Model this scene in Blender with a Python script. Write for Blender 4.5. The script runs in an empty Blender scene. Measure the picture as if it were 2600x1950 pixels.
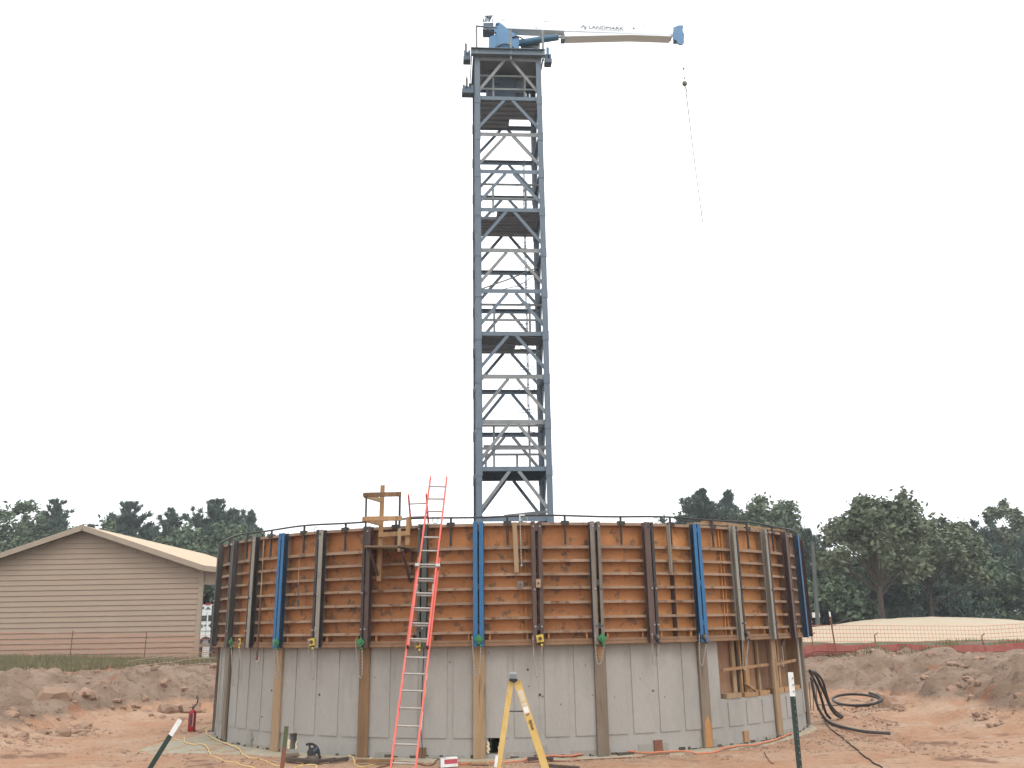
import bpy, math, random
import numpy as np
from mathutils import Vector, Matrix

random.seed(7)
SC = bpy.context.scene
COL = SC.collection
R_ = math.radians

# ------------------------------------------------------------------ camera
EYE = 2.31
F, PX, PY = 2549.91, 1302.0, 721.99          # lens in photo pixels, principal point
PITCH, ROLL, YAW = 0.32720, -0.01614, 0.00701
CY, RW = 27.0724, 7.0899                     # pedestal centre (x = 0) and wall radius


def ray(px, py):
    du, dv = px - PX, py - PY
    c, s = math.cos(-ROLL), math.sin(-ROLL)
    u, w = c * du - s * dv, s * du + c * dv
    X, Y, Z = u / F, 1.0, -w / F
    c, s = math.cos(PITCH), math.sin(PITCH)
    Y, Z = c * Y - s * Z, s * Y + c * Z
    c, s = math.cos(-YAW), math.sin(-YAW)
    X, Y = c * X - s * Y, s * X + c * Y
    return Vector((X, Y, Z))


_A = ray(PX, PY)
_B = (ray(PX + 100, PY) - _A).normalized()
_C = (ray(PX, PY + 100) - _A).normalized()
cam_d = bpy.data.cameras.new('camera')
cam = bpy.data.objects.new('camera', cam_d)
COL.objects.link(cam)
_m = Matrix.Identity(4)
for i in range(3):
    _m[i][0], _m[i][1], _m[i][2] = _B[i], -_C[i], -_A.normalized()[i]
_m[2][3] = EYE
cam.matrix_world = _m
cam_d.sensor_width = 36
cam_d.lens = F / 2600 * 36
cam_d.shift_x = (1300 - PX) / 2600
cam_d.shift_y = -(975 - PY) / 2600
cam_d.clip_end = 3000
SC.camera = cam
SC.render.resolution_x, SC.render.resolution_y = 1024, 768

# ------------------------------------------------------------------ sky, sun, exposure
world = bpy.data.worlds.new('World')
SC.world = world
world.use_nodes = True
wn, wl = world.node_tree.nodes, world.node_tree.links
wn.clear()
SUN_EL, SUN_AZ = R_(52), R_(150)             # azimuth measured from +y towards +x: behind and right of the viewer
sky = wn.new('ShaderNodeTexSky')
sky.sky_type = 'NISHITA'
sky.sun_disc = False
sky.sun_elevation = SUN_EL
sky.sun_rotation = SUN_AZ
sky.dust_density = 6
hsv = wn.new('ShaderNodeHueSaturation')
hsv.inputs['Saturation'].default_value = 0.12
ovc = wn.new('ShaderNodeMix')                # thick overcast veil over the clear sky
ovc.data_type = 'RGBA'
ovc.inputs['Factor'].default_value = 0.86
ovc.inputs['B'].default_value = (12.6, 12.9, 13.2, 1)
bg = wn.new('ShaderNodeBackground')
bg.inputs['Strength'].default_value = 0.15
wo = wn.new('ShaderNodeOutputWorld')
wl.new(sky.outputs[0], hsv.inputs['Color'])
wl.new(hsv.outputs[0], ovc.inputs['A'])
wl.new(ovc.outputs['Result'], bg.inputs['Color'])
wl.new(bg.outputs[0], wo.inputs[0])
sun_d = bpy.data.lights.new('sun', 'SUN')
sun_d.energy = 1.2
sun_d.angle = R_(24)
sun_d.color = (1.0, 0.96, 0.9)
sun = bpy.data.objects.new('sun', sun_d)
COL.objects.link(sun)
_sd = Vector((math.sin(SUN_AZ) * math.cos(SUN_EL), math.cos(SUN_AZ) * math.cos(SUN_EL), math.sin(SUN_EL)))
sun.rotation_euler = _sd.to_track_quat('Z', 'Y').to_euler()
SC.view_settings.view_transform = 'Standard'
SC.view_settings.look = 'None'
SC.view_settings.exposure = 0.0
SC.view_settings.gamma = 1.0
SC.view_settings.use_curve_mapping = False
SC.cycles.max_bounces = 6
SC.cycles.diffuse_bounces = 3
SC.cycles.glossy_bounces = 2
SC.cycles.transmission_bounces = 3
SC.cycles.transparent_max_bounces = 6

# ------------------------------------------------------------------ places seen in the photograph
V = Vector


def onY(px, py, Y):
    d = ray(px, py)
    t = Y / d.y
    return V((d.x * t, Y, EYE + d.z * t))


def onZ(px, py, Z):
    d = ray(px, py)
    t = (Z - EYE) / d.z
    return V((d.x * t, d.y * t, Z))


def onC(px, py, r):
    """angle (deg), height and point where the sight line meets a cylinder of radius r round the pedestal axis"""
    d = ray(px, py)
    a, b, c = d.x ** 2 + d.y ** 2, -2 * CY * d.y, CY * CY - r * r
    q = max(b * b - 4 * a * c, 0)
    t = (-b - math.sqrt(q)) / 2 / a
    p = V((d.x * t, d.y * t, EYE + d.z * t))
    return math.degrees(math.atan2(p.x, CY - p.y)), p.z, p


def cp(a, r, z):
    a = R_(a)
    return V((r * math.sin(a), CY - r * math.cos(a), z))


def frame(a):
    """tangent and outward axes at angle a (deg) of the pedestal"""
    a = R_(a)
    return V((math.cos(a), math.sin(a), 0)), V((math.sin(a), -math.cos(a), 0))


def smooth(a, b, x):
    t = np.clip((x - a) / (b - a), 0, 1)
    return t * t * (3 - 2 * t)


_rs = np.random.RandomState(3)
_LAT = _rs.rand(256, 256)


def vnoise(x, y, s):
    x, y = np.asarray(x, float) / s + 37.3, np.asarray(y, float) / s + 91.7
    xi, yi = np.floor(x).astype(int), np.floor(y).astype(int)
    fx, fy = x - xi, y - yi
    fx, fy = fx * fx * (3 - 2 * fx), fy * fy * (3 - 2 * fy)
    g = lambda i, j: _LAT[i % 256, j % 256]
    return ((g(xi, yi) * (1 - fx) + g(xi + 1, yi) * fx) * (1 - fy) + (g(xi, yi + 1) * (1 - fx) + g(xi + 1, yi + 1) * fx) * fy) - 0.5


def ground_z(x, y):
    x, y = np.asarray(x, float), np.asarray(y, float)
    r = np.hypot(x, y - CY)
    rr = r + 1.6 * vnoise(x, y, 3.1) + 0.7 * vnoise(x + 50, y, 1.1)
    m = smooth(20.5, 27, y)
    bank = smooth(10.4, 14.6, rr) * 1.0 + smooth(16, 30, rr) * 0.42
    on = smooth(10.2, 12, r) * (1 - smooth(17, 21, r)) * m
    lumps = 0.55 * np.abs(vnoise(x, y, 1.9)) + 0.7 * np.maximum(vnoise(x + 9, y, 0.8), 0) * smooth(-.1, .3, vnoise(x, y + 40, 3)) + 0.18 * vnoise(x, y, .33) + 0.34 * np.abs(vnoise(x, y, .62)) + .12 * np.abs(vnoise(x, y, .28)) - .1
    th = np.arctan2(x, CY - y)
    rill = np.abs(vnoise(th * 16, r * .5, 1.0)) + .6 * np.abs(vnoise(th * 41 + 9, r * .8, 1.0))
    face = smooth(10.6, 12.6, rr) * (1 - smooth(13.6, 15.6, rr)) * m
    z = bank * m + on * lumps - face * (.55 * (.32 - rill))
    far = smooth(7.4, 9.5, r)
    for c0, k in ((7.6, .16), (9.2, .16), (-9.4, .3), (-10.9, .3)):          # wheel ruts pressed into the clay
        u = x - c0 - k * (y - 20) - .5 * vnoise(x, y, 7)
        z = z + (.045 * np.exp(-((np.abs(u) - .26) / .09) ** 2) - .085 * np.exp(-(u / .17) ** 2) * (1 + .8 * vnoise(x, y, .3))) * far * (1 - smooth(9.8, 11, r)) * smooth(.0, .35, vnoise(x, y, 5) + .35)
    z = z + far * (0.10 * vnoise(x, y, 2.3) + 0.05 * vnoise(x, y, 0.7)) + 0.025 * vnoise(x, y, 0.25) - 0.015
    return z


def gz(x, y):
    return float(ground_z(np.array([x]), np.array([y]))[0])


# ------------------------------------------------------------------ materials
MATS = {}


def mat(name, base, var=None, scale=3.0, amt=0.5, rough=0.7, metal=0.0, bump=0.0, bscale=None, stretch=(1, 1, 1),
        dark=None, dscale=1.5, dlo=0.55, dhi=0.75, fine=None, spec=0.3, orand=0.0):
    """base colour broken by a noise towards var, patches of a stain colour (dark), fine grain and relief"""
    if name in MATS:
        return MATS[name]
    m = bpy.data.materials.new(name)
    m.use_nodes = True
    n, l = m.node_tree.nodes, m.node_tree.links
    b = n['Principled BSDF']
    b.inputs['Roughness'].default_value = rough
    b.inputs['Metallic'].default_value = metal
    b.inputs['Specular IOR Level'].default_value = spec
    tc = n.new('ShaderNodeTexCoord')
    mp = n.new('ShaderNodeMapping')
    mp.inputs['Scale'].default_value = stretch
    l.new(tc.outputs['Object'], mp.inputs['Vector'])

    def noise(s, d=5, r=0.6):
        t = n.new('ShaderNodeTexNoise')
        t.inputs['Scale'].default_value = s
        t.inputs['Detail'].default_value = d
        t.inputs['Roughness'].default_value = r
        l.new(mp.outputs[0], t.inputs['Vector'])
        return t.outputs['Fac']

    def ramp(f, lo, hi):
        r = n.new('ShaderNodeMapRange')
        r.inputs['From Min'].default_value = lo
        r.inputs['From Max'].default_value = hi
        l.new(f, r.inputs['Value'])
        return r.outputs[0]

    def mix(f, a, c, k=1.0):
        x = n.new('ShaderNodeMix')
        x.data_type = 'RGBA'
        if k != 1.0:
            mu = n.new('ShaderNodeMath')
            mu.operation = 'MULTIPLY'
            mu.inputs[1].default_value = k
            l.new(f, mu.inputs[0])
            f = mu.outputs[0]
        l.new(f, x.inputs['Factor'])
        for sock, v in (('A', a), ('B', c)):
            if isinstance(v, tuple):
                x.inputs[sock].default_value = (*v, 1)
            else:
                l.new(v, x.inputs[sock])
        return x.outputs['Result']

    col = tuple(base)
    if var:
        col = mix(ramp(noise(scale), 0.32, 0.68), col, tuple(var), amt * 2 if amt < .5 else 1.0)
    if dark:
        col = mix(ramp(noise(dscale, 6, .65), dlo, dhi), col, tuple(dark))
    if fine:
        col = mix(ramp(noise(fine[0], 3, .7), .3, .7), col, tuple(fine[1]), fine[2])
    if orand:                                 # every piece its own tone
        oi = n.new('ShaderNodeObjectInfo')
        r = n.new('ShaderNodeMapRange')
        r.inputs['To Min'].default_value = 1 - orand
        r.inputs['To Max'].default_value = 1 + orand
        l.new(oi.outputs['Random'], r.inputs['Value'])
        hs = n.new('ShaderNodeHueSaturation')
        l.new(r.outputs[0], hs.inputs['Value'])
        l.new(col, hs.inputs['Color'])
        col = hs.outputs['Color']
    if isinstance(col, tuple):
        b.inputs['Base Color'].default_value = (*col, 1)
    else:
        l.new(col, b.inputs['Base Color'])
    if bump:
        bp = n.new('ShaderNodeBump')
        bp.inputs['Strength'].default_value = bump
        bp.inputs['Distance'].default_value = 0.02
        l.new(noise(bscale or scale * 6, 6, .65), bp.inputs['Height'])
        l.new(bp.outputs[0], b.inputs['Normal'])
    MATS[name] = m
    return m


def steel(name, c, c2, rust=(.10, .045, .025), r=.55):
    return mat(name, c, c2, 4, .5, rough=r, bump=.25, bscale=25, dark=rust, dscale=6, dlo=.60, dhi=.72, stretch=(1, 1, .35), fine=(60, tuple(x * .6 for x in c), .3))


def timber(name, c, c2, dark=(.10, .065, .04)):
    return mat(name, c, c2, 5, .5, rough=.8, bump=.4, bscale=30, stretch=(1.6, 1.6, .16), dark=dark, dscale=6, dlo=.55, dhi=.70, fine=(30, tuple(x * .55 for x in c), .55), orand=.10)


M_CONC = mat('concrete', (.298, .285, .26), (.335, .32, .292), 1.6, .5, rough=.85, bump=.25, bscale=30, stretch=(1, 1, .42), dark=(.235, .228, .207), dscale=1.1, dlo=.50, dhi=.68, fine=(22, (.25, .24, .22), .35))
M_CONCB = mat('rough_concrete', (.26, .25, .215), (.33, .31, .27), 4, .5, rough=.9, bump=.6, bscale=18, dark=(.16, .14, .11), dscale=5, dlo=.6, dhi=.7, fine=(30, (.2, .18, .16), .5))
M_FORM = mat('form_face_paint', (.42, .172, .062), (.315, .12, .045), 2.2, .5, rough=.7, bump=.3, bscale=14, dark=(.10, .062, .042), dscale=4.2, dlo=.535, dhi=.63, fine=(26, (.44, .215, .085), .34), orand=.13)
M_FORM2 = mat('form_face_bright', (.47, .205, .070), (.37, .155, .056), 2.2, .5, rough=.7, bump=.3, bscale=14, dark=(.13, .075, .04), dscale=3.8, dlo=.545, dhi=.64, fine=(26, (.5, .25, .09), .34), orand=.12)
M_RIB = mat('form_rib_steel', (.225, .142, .09), (.29, .205, .145), 3, .5, rough=.75, bump=.3, bscale=30, dark=(.13, .055, .03), dscale=5, dlo=.54, dhi=.68, orand=.12)
M_LEDGE = mat('bottom_board_wood', (.22, .125, .07), (.165, .085, .048), 4, .5, rough=.85, bump=.3, bscale=40, dark=(.09, .055, .035), dscale=6, dlo=.6, dhi=.72, fine=(45, (.3, .2, .12), .4))
M_BLUE = steel('blue_paint', (.026, .115, .255), (.036, .14, .29), (.05, .06, .07))
M_GREY = steel('cement_grey_steel', (.20, .175, .145), (.13, .105, .085), (.055, .042, .034))
M_LGREY = steel('cement_caked_steel', (.27, .245, .205), (.20, .18, .15), (.07, .055, .045))
M_BROWN = steel('brown_rust_steel', (.075, .044, .038), (.11, .07, .058), (.05, .028, .022))
M_DARK = steel('dark_steel', (.036, .034, .036), (.055, .048, .048), (.05, .032, .025))
M_CHAR = steel('charcoal_steel', (.085, .077, .07), (.06, .054, .05), (.045, .035, .03))
M_GREEN_ST = steel('grey_green_steel', (.085, .098, .088), (.06, .065, .06), (.05, .045, .035))
M_PIPE = mat('black_pipe', (.022, .026, .026), (.045, .035, .03), 8, .5, rough=.5)
M_TOWER = mat('tower_blue_grey', (.115, .15, .19), (.14, .172, .205), 1.4, .5, rough=.55, bump=.15, bscale=25, dark=(.085, .10, .12), dscale=2.2, dlo=.58, dhi=.75)
M_GALV = mat('galvanised_steel', (.175, .185, .19), (.24, .245, .245), 3, .5, rough=.6, bump=.2, bscale=30, dark=(.11, .10, .09), dscale=5, dlo=.62, dhi=.76)
M_DECK = mat('deck_plate', (.20, .225, .275), (.24, .25, .285), 3, .5, rough=.7, bump=.2)
M_MACH = mat('machine_slate', (.075, .105, .145), (.10, .13, .17), 2, .5, rough=.6, dark=(.035, .04, .05), dscale=3, dlo=.6, dhi=.7)
M_CRANE = mat('crane_blue', (.10, .21, .36), (.13, .25, .40), 2, .5, rough=.45, dark=(.06, .11, .18), dscale=3, dlo=.63, dhi=.75)
M_CYL = mat('cylinder_blue', (.05, .12, .19), (.07, .15, .22), 2, .5, rough=.4)
M_WHITE = mat('boom_white', (.80, .83, .87), (.75, .78, .82), 2, .5, rough=.4, dark=(.6, .58, .55), dscale=2.5, dlo=.68, dhi=.82)
M_INK = mat('lettering_grey', (.16, .16, .17))
M_INK2 = mat('faint_lettering', (.55, .55, .56))
M_CHROME = mat('bright_rod', (.45, .45, .45), rough=.25, metal=.8)
M_ORANGE = mat('ladder_orange', (.60, .10, .08), (.66, .14, .105), 3, .5, rough=.5, bump=.1, dark=(.45, .12, .09), dscale=9, dlo=.66, dhi=.75)
M_ALU = mat('aluminium', (.30, .28, .255), (.4, .38, .35), 8, .5, rough=.45, metal=.3)
M_W_NEW = timber('new_pine', (.40, .235, .115), (.33, .19, .095))
M_W_TAN = timber('tan_pine', (.39, .275, .165), (.31, .205, .115))
M_W_BRN = timber('brown_pine', (.25, .145, .072), (.14, .085, .048))
M_W_GRY = timber('weathered_pine', (.205, .165, .125), (.16, .125, .092))
M_PLY = timber('plywood', (.33, .19, .115), (.27, .15, .09))
M_YEL = mat('ladder_yellow', (.54, .355, .095), (.60, .43, .18), 6, .5, rough=.5, dark=(.36, .25, .09), dscale=8, dlo=.6, dhi=.7)
M_YPLATE = mat('plate_yellow', (.56, .40, .035), (.48, .36, .08), 12, .5, rough=.5)
M_GPLATE = mat('plate_green', (.03, .16, .055), (.045, .2, .08), 12, .5, rough=.5)
M_CHAIN = mat('chain_steel', (.40, .385, .36), (.27, .25, .23), 30, .5, rough=.5, metal=.2)
M_RED = mat('extinguisher_red', (.33, .018, .022), (.27, .02, .022), 6, .5, rough=.4)
M_BLACK = mat('black_rubber', (.018, .018, .019), (.03, .028, .026), 9, .5, rough=.55)
M_HOSEG = mat('grey_hose', (.06, .058, .06), (.085, .08, .08), 9, .5, rough=.5)
M_CORDY = mat('cord_yellow', (.60, .40, .15), (.66, .48, .22), 20, .5, rough=.6)
M_CORDO = mat('cord_orange', (.56, .17, .085), (.48, .18, .1), 20, .5, rough=.6)
M_WPAINT = mat('white_paint', (.72, .72, .70), (.62, .62, .6), 12, .5, rough=.5)
M_POSTG = mat('post_green', (.018, .036, .03), (.03, .045, .04), 9, .5, rough=.5)
M_STAKEG = mat('stake_green', (.07, .085, .035), (.09, .10, .05), 9, .5, rough=.7)
M_STAKEB = mat('stake_rust', (.20, .085, .05), (.16, .07, .045), 9, .5, rough=.8)
M_SIDE = mat('tan_siding', (.335, .248, .182), (.315, .232, .17), 1.2, .5, rough=.6)
M_ROOF = mat('tan_roof', (.50, .365, .235), (.47, .345, .225), 1.0, .5, rough=.6)
M_TRIM = mat('tan_trim', (.33, .26, .195), (.3, .235, .18), 2, .5, rough=.6)
M_GLASS = mat('dark_window', (.035, .04, .036), rough=.15, spec=.5)
M_AMBR = mat('maroon_paint', (.07, .012, .014), (.09, .02, .02), 3, .5, rough=.4)
M_NETO = mat('orange_net', (.62, .16, .075), (.56, .2, .12), 5, .5, rough=.7)
M_NETR = mat('red_net', (.20, .048, .034), (.26, .075, .055), 5, .5, rough=.7)
M_NETW = mat('straw_net', (.34, .27, .19), (.28, .2, .14), 5, .5, rough=.9)
M_TRUNK = mat('bark', (.09, .07, .055), (.06, .05, .04), 8, .5, rough=.9)
M_PINE = mat('pine_needles', (.066, .098, .083), (.09, .122, .098), .5, .5, rough=.8, spec=.15)
M_PINE2 = mat('cedar_needles', (.07, .106, .085), (.095, .13, .1), .6, .5, rough=.8, spec=.15)
M_LEAF = mat('oak_leaves', (.086, .124, .076), (.116, .15, .086), .5, .5, rough=.7, spec=.2)
M_LEAF2 = mat('pale_leaves', (.105, .135, .084), (.14, .155, .098), .5, .5, rough=.7, spec=.2)
M_GRASS = mat('grass_blades', (.13, .125, .06), (.20, .165, .09), .7, .5, rough=.9)
M_GRASS2 = mat('green_grass', (.07, .105, .04), (.10, .125, .05), .7, .5, rough=.9)
M_SAND = mat('pale_sand', (.44, .365, .265), (.40, .33, .24), .5, .5, rough=.95, bump=.2, bscale=6)
M_CLOD = mat('clay_clod', (.24, .155, .108), (.33, .215, .15), .9, .5, rough=.95, bump=.6, bscale=9)
M_GRAVEL = mat('gravel_stone', (.37, .25, .17), (.26, .20, .15), 5, .5, rough=.95)
M_DKWOOD = mat('dark_wet_wood', (.055, .042, .034), (.085, .062, .048), 6, .5, rough=.8)
M_FOAM = mat('cream_foam', (.66, .56, .38), (.6, .5, .34), 12, .5, rough=.9, bump=.4)
M_HOLE = mat('dark_recess', (.05, .04, .035), rough=.9)
M_CARTB = mat('carton_blue', (.18, .26, .30), (.3, .33, .34), 25, .5, rough=.6)
M_CARTR = mat('carton_red', (.38, .05, .07), (.42, .09, .11), 25, .5, rough=.5)


def ground_material():
    m = bpy.data.materials.new('red_clay')
    m.use_nodes = True
    n, l = m.node_tree.nodes, m.node_tree.links
    b = n['Principled BSDF']
    b.inputs['Roughness'].default_value = .95
    b.inputs['Specular IOR Level'].default_value = .12
    tc = n.new('ShaderNodeTexCoord')

    def noise(s, d=6, r=.62, st=None):
        t = n.new('ShaderNodeTexNoise')
        t.inputs['Scale'].default_value = s
        t.inputs['Detail'].default_value = d
        t.inputs['Roughness'].default_value = r
        v = tc.outputs['Object']
        if st:
            mp = n.new('ShaderNodeMapping')
            mp.inputs['Scale'].default_value = st
            l.new(v, mp.inputs['Vector'])
            v = mp.outputs[0]
        l.new(v, t.inputs['Vector'])
        return t.outputs['Fac']

    def rng(f, lo, hi):
        r = n.new('ShaderNodeMapRange')
        r.interpolation_type = 'SMOOTHSTEP'
        r.inputs['From Min'].default_value = lo
        r.inputs['From Max'].default_value = hi
        l.new(f, r.inputs['Value'])
        return r.outputs[0]

    def mix(f, a, c):
        x = n.new('ShaderNodeMix')
        x.data_type = 'RGBA'
        l.new(f, x.inputs['Factor'])
        for k, v in (('A', a), ('B', c)):
            if isinstance(v, tuple):
                x.inputs[k].default_value = (*v, 1)
            else:
                l.new(v, x.inputs[k])
        return x.outputs['Result']

    clay = mix(rng(noise(.5), .38, .62), (.43, .245, .15), (.46, .305, .21))
    clay = mix(rng(noise(1.1, 7), .56, .70), clay, (.48, .36, .26))
    clay = mix(rng(noise(2.3, 7, .7, (.5, 1.6, 1)), .57, .68), clay, (.21, .115, .072))
    clay = mix(rng(noise(.33, 6, .66), .57, .64), clay, (.225, .13, .085))
    soil = mix(rng(noise(.9, 7), .4, .6), (.215, .148, .105), (.29, .21, .155))
    soil = mix(rng(noise(2.0, 8, .7), .55, .68), soil, (.12, .085, .062))
    soil = mix(rng(noise(.6, 5, .6), .57, .66), soil, (.26, .12, .07))
    soil = mix(rng(noise(4.5, 9, .75), .54, .64), soil, (.10, .068, .05))
    soil = mix(rng(noise(7.5, 8, .75), .58, .68), soil, (.33, .25, .18))
    clay = mix(rng(noise(6, 8, .72), .58, .68), clay, (.25, .135, .085))
    sep = n.new('ShaderNodeSeparateXYZ')
    l.new(tc.outputs['Object'], sep.inputs[0])
    ad = n.new('ShaderNodeMath')
    ad.operation = 'MULTIPLY_ADD'
    l.new(noise(.8, 5), ad.inputs[0])
    ad.inputs[1].default_value = .5
    l.new(sep.outputs['Z'], ad.inputs[2])
    col = mix(rng(ad.outputs[0], .42, .62), clay, soil)       # clay floor below, topsoil in the cut bank
    col = mix(rng(noise(9, 4, .7), .52, .75), col, (.24, .15, .1))
    vm = n.new('ShaderNodeVectorMath')                        # open land beyond the pit: dull grass and grey soil
    vm.operation = 'DISTANCE'
    vm.inputs[1].default_value = (0, CY, .5)
    l.new(tc.outputs['Object'], vm.inputs[0])
    land = mix(rng(noise(.25, 6), .42, .6), (.105, .12, .07), (.16, .155, .12))
    col = mix(rng(vm.outputs['Value'], 19.5, 24.0), col, land)
    l.new(col, b.inputs['Base Color'])
    bp = n.new('ShaderNodeBump')
    bp.inputs['Strength'].default_value = 1.0
    bp.inputs['Distance'].default_value = .10
    l.new(noise(5, 9, .72), bp.inputs['Height'])
    l.new(bp.outputs[0], b.inputs['Normal'])
    return m


# ------------------------------------------------------------------ mesh and object helpers
class MB:
    """collects shapes and links them as ONE mesh object"""

    def __init__(self):
        self.v, self.f, self.mi, self.cur, self.sm = [], [], [], 0, []

    def add(self, vs, fs, smooth=False):
        o = len(self.v)
        self.v += [tuple(p) for p in vs]
        self.f += [tuple(i + o for i in q) for q in fs]
        self.mi += [self.cur] * len(fs)
        self.sm += [smooth] * len(fs)
        return self

    def obox(self, c, ax, ay, az, hx, hy, hz):
        """box about c with half sizes along three axes"""
        c = V(c)
        ps = []
        for sx, sy, sz in ((-1, -1, -1), (1, -1, -1), (1, 1, -1), (-1, 1, -1), (-1, -1, 1), (1, -1, 1), (1, 1, 1), (-1, 1, 1)):
            ps.append(c + ax * (sx * hx) + ay * (sy * hy) + az * (sz * hz))
        return self.add(ps, [(0, 3, 2, 1), (4, 5, 6, 7), (0, 1, 5, 4), (1, 2, 6, 5), (2, 3, 7, 6), (3, 0, 4, 7)])

    def box(self, lo, hi):
        lo, hi = V(lo), V(hi)
        h = (hi - lo) / 2
        return self.obox((lo + hi) / 2, V((1, 0, 0)), V((0, 1, 0)), V((0, 0, 1)), h.x, h.y, h.z)

    def bar(self, p, q, w, h, up=None, c=None):
        """rectangular bar p to q: w across, h along up; c chamfers its long edges"""
        p, q = V(p), V(q)
        d = (q - p).normalized()
        up = V(up) if up is not None else (V((0, 0, 1)) if abs(d.z) < .9 else V((0, -1, 0)))
        s = d.cross(up).normalized()
        u = s.cross(d).normalized()
        if not c:
            return self.obox((p + q) / 2, d, s, u, (q - p).length / 2, w / 2, h / 2)
        a, b = w / 2, h / 2
        prof = [(-a + c, -b), (a - c, -b), (a, -b + c), (a, b - c), (a - c, b), (-a + c, b), (-a, b - c), (-a, -b + c)]
        vs = [e + s * x + u * y for e in (p, q) for x, y in prof]
        n = 8
        return self.add(vs, [(i, i + n, (i + 1) % n + n, (i + 1) % n) for i in range(n)] + [tuple(range(n)), tuple(range(2 * n - 1, n - 1, -1))])

    def tube(self, pts, r, n=8, cap=True, radii=None):
        pts = [V(p) for p in pts]
        t0 = (pts[1] - pts[0]).normalized()
        ref = V((0, 0, 1)) if abs(t0.z) < .9 else V((1, 0, 0))
        s = t0.cross(ref).normalized()
        vs, fs = [], []
        for i, p in enumerate(pts):
            t = ((pts[min(i + 1, len(pts) - 1)] - pts[max(i - 1, 0)])).normalized()
            s = (s - t * s.dot(t)).normalized()
            u = t.cross(s)
            rr = radii[i] if radii else r
            vs += [p + s * (rr * math.cos(2 * math.pi * k / n)) + u * (rr * math.sin(2 * math.pi * k / n)) for k in range(n)]
        for i in range(len(pts) - 1):
            fs += [(i * n + k, i * n + (k + 1) % n, (i + 1) * n + (k + 1) % n, (i + 1) * n + k) for k in range(n)]
        self.add(vs, fs, True)
        if cap:
            k = (len(pts) - 1) * n
            self.add(vs[:n] + vs[k:k + n], [tuple(range(n - 1, -1, -1)), tuple(range(n, 2 * n))])
        return self

    def arc(self, a0, a1, r0, r1, z0, z1, n=6):
        """curved box round the pedestal axis"""
        vs = []
        for i in range(n + 1):
            a = a0 + (a1 - a0) * i / n
            vs += [cp(a, r0, z0), cp(a, r1, z0), cp(a, r1, z1), cp(a, r0, z1)]
        fs = []
        for i in range(n):
            k = 4 * i
            for j in range(4):
                fs.append((k + j, k + 4 + j, k + 4 + (j + 1) % 4, k + (j + 1) % 4))
        fs += [(3, 2, 1, 0), (4 * n, 4 * n + 1, 4 * n + 2, 4 * n + 3)]
        return self.add(vs, [tuple(reversed(f)) for f in fs])

    def prism(self, poly, off):
        """polygon (points) extruded by the vector off"""
        n = len(poly)
        vs = [V(p) for p in poly] + [V(p) + V(off) for p in poly]
        return self.add(vs, [tuple(range(n - 1, -1, -1)), tuple(range(n, 2 * n))] + [(i, (i + 1) % n, (i + 1) % n + n, i + n) for i in range(n)])

    def ball(self, c, r, n=12, m=8, sz=1.0):
        vs, fs = [], []
        for i in range(m + 1):
            th = math.pi * i / m
            for k in range(n):
                ph = 2 * math.pi * k / n
                vs.append(V(c) + V((r * math.sin(th) * math.cos(ph), r * math.sin(th) * math.sin(ph), r * sz * math.cos(th))))
        for i in range(m):
            fs += [(i * n + k, (i + 1) * n + k, (i + 1) * n + (k + 1) % n, i * n + (k + 1) % n) for k in range(n)]
        return self.add(vs, fs, True)

    def build(self, name, m, parent=None, **tags):
        me = bpy.data.meshes.new(name)
        me.from_pydata(self.v, [], self.f)
        for x in (m if isinstance(m, (list, tuple)) else [m]):
            me.materials.append(x)
        me.polygons.foreach_set('material_index', self.mi)
        me.polygons.foreach_set('use_smooth', self.sm)
        me.update()
        o = bpy.data.objects.new(name, me)
        return link(o, parent, **tags)


def link(o, parent=None, **tags):
    COL.objects.link(o)
    if parent is not None:
        o.parent = parent
        root = parent
        M = Matrix.Identity(4)
        while root is not None:
            M = M @ Matrix.Identity(4)
            if root.type == 'EMPTY':
                M = Matrix.Translation(-root.location)
            root = root.parent
        if parent.type == 'EMPTY':
            o.matrix_parent_inverse = Matrix.Translation(-V(parent['base'])) if 'base' in parent else M
    for k, v in tags.items():
        o[k] = v
    return o


def thing(name, loc, label, category, group=None):
    o = bpy.data.objects.new(name, None)
    o.empty_display_size = .2
    o.location = loc
    COL.objects.link(o)
    o['label'], o['category'] = label, category
    if group:
        o['group'] = group
    return o


def np_mesh(name, v, faces, m, parent=None, smooth_=False, **tags):
    """v (n,3), faces (k,3|4) numpy arrays"""
    me = bpy.data.meshes.new(name)
    k, c = faces.shape
    me.vertices.add(len(v))
    me.vertices.foreach_set('co', np.asarray(v, np.float32).ravel())
    me.loops.add(k * c)
    me.loops.foreach_set('vertex_index', faces.astype(np.int32).ravel())
    me.polygons.add(k)
    me.polygons.foreach_set('loop_start', np.arange(0, k * c, c, dtype=np.int32))
    me.polygons.foreach_set('use_smooth', np.full(k, smooth_, bool))
    me.materials.append(m)
    me.update(calc_edges=True)
    me.validate()
    return link(bpy.data.objects.new(name, me), parent, **tags)


X_, Y_, Z_ = V((1, 0, 0)), V((0, 1, 0)), V((0, 0, 1))


def chain_pts(p, q, sag, n=28):
    p, q = V(p), V(q)
    out = []
    for i in range(n + 1):
        t = i / n
        x = p.lerp(q, t)
        s = 1 - abs(2 * t - 1) ** 2.6
        out.append(x - Z_ * (sag * s))
    return out


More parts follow.
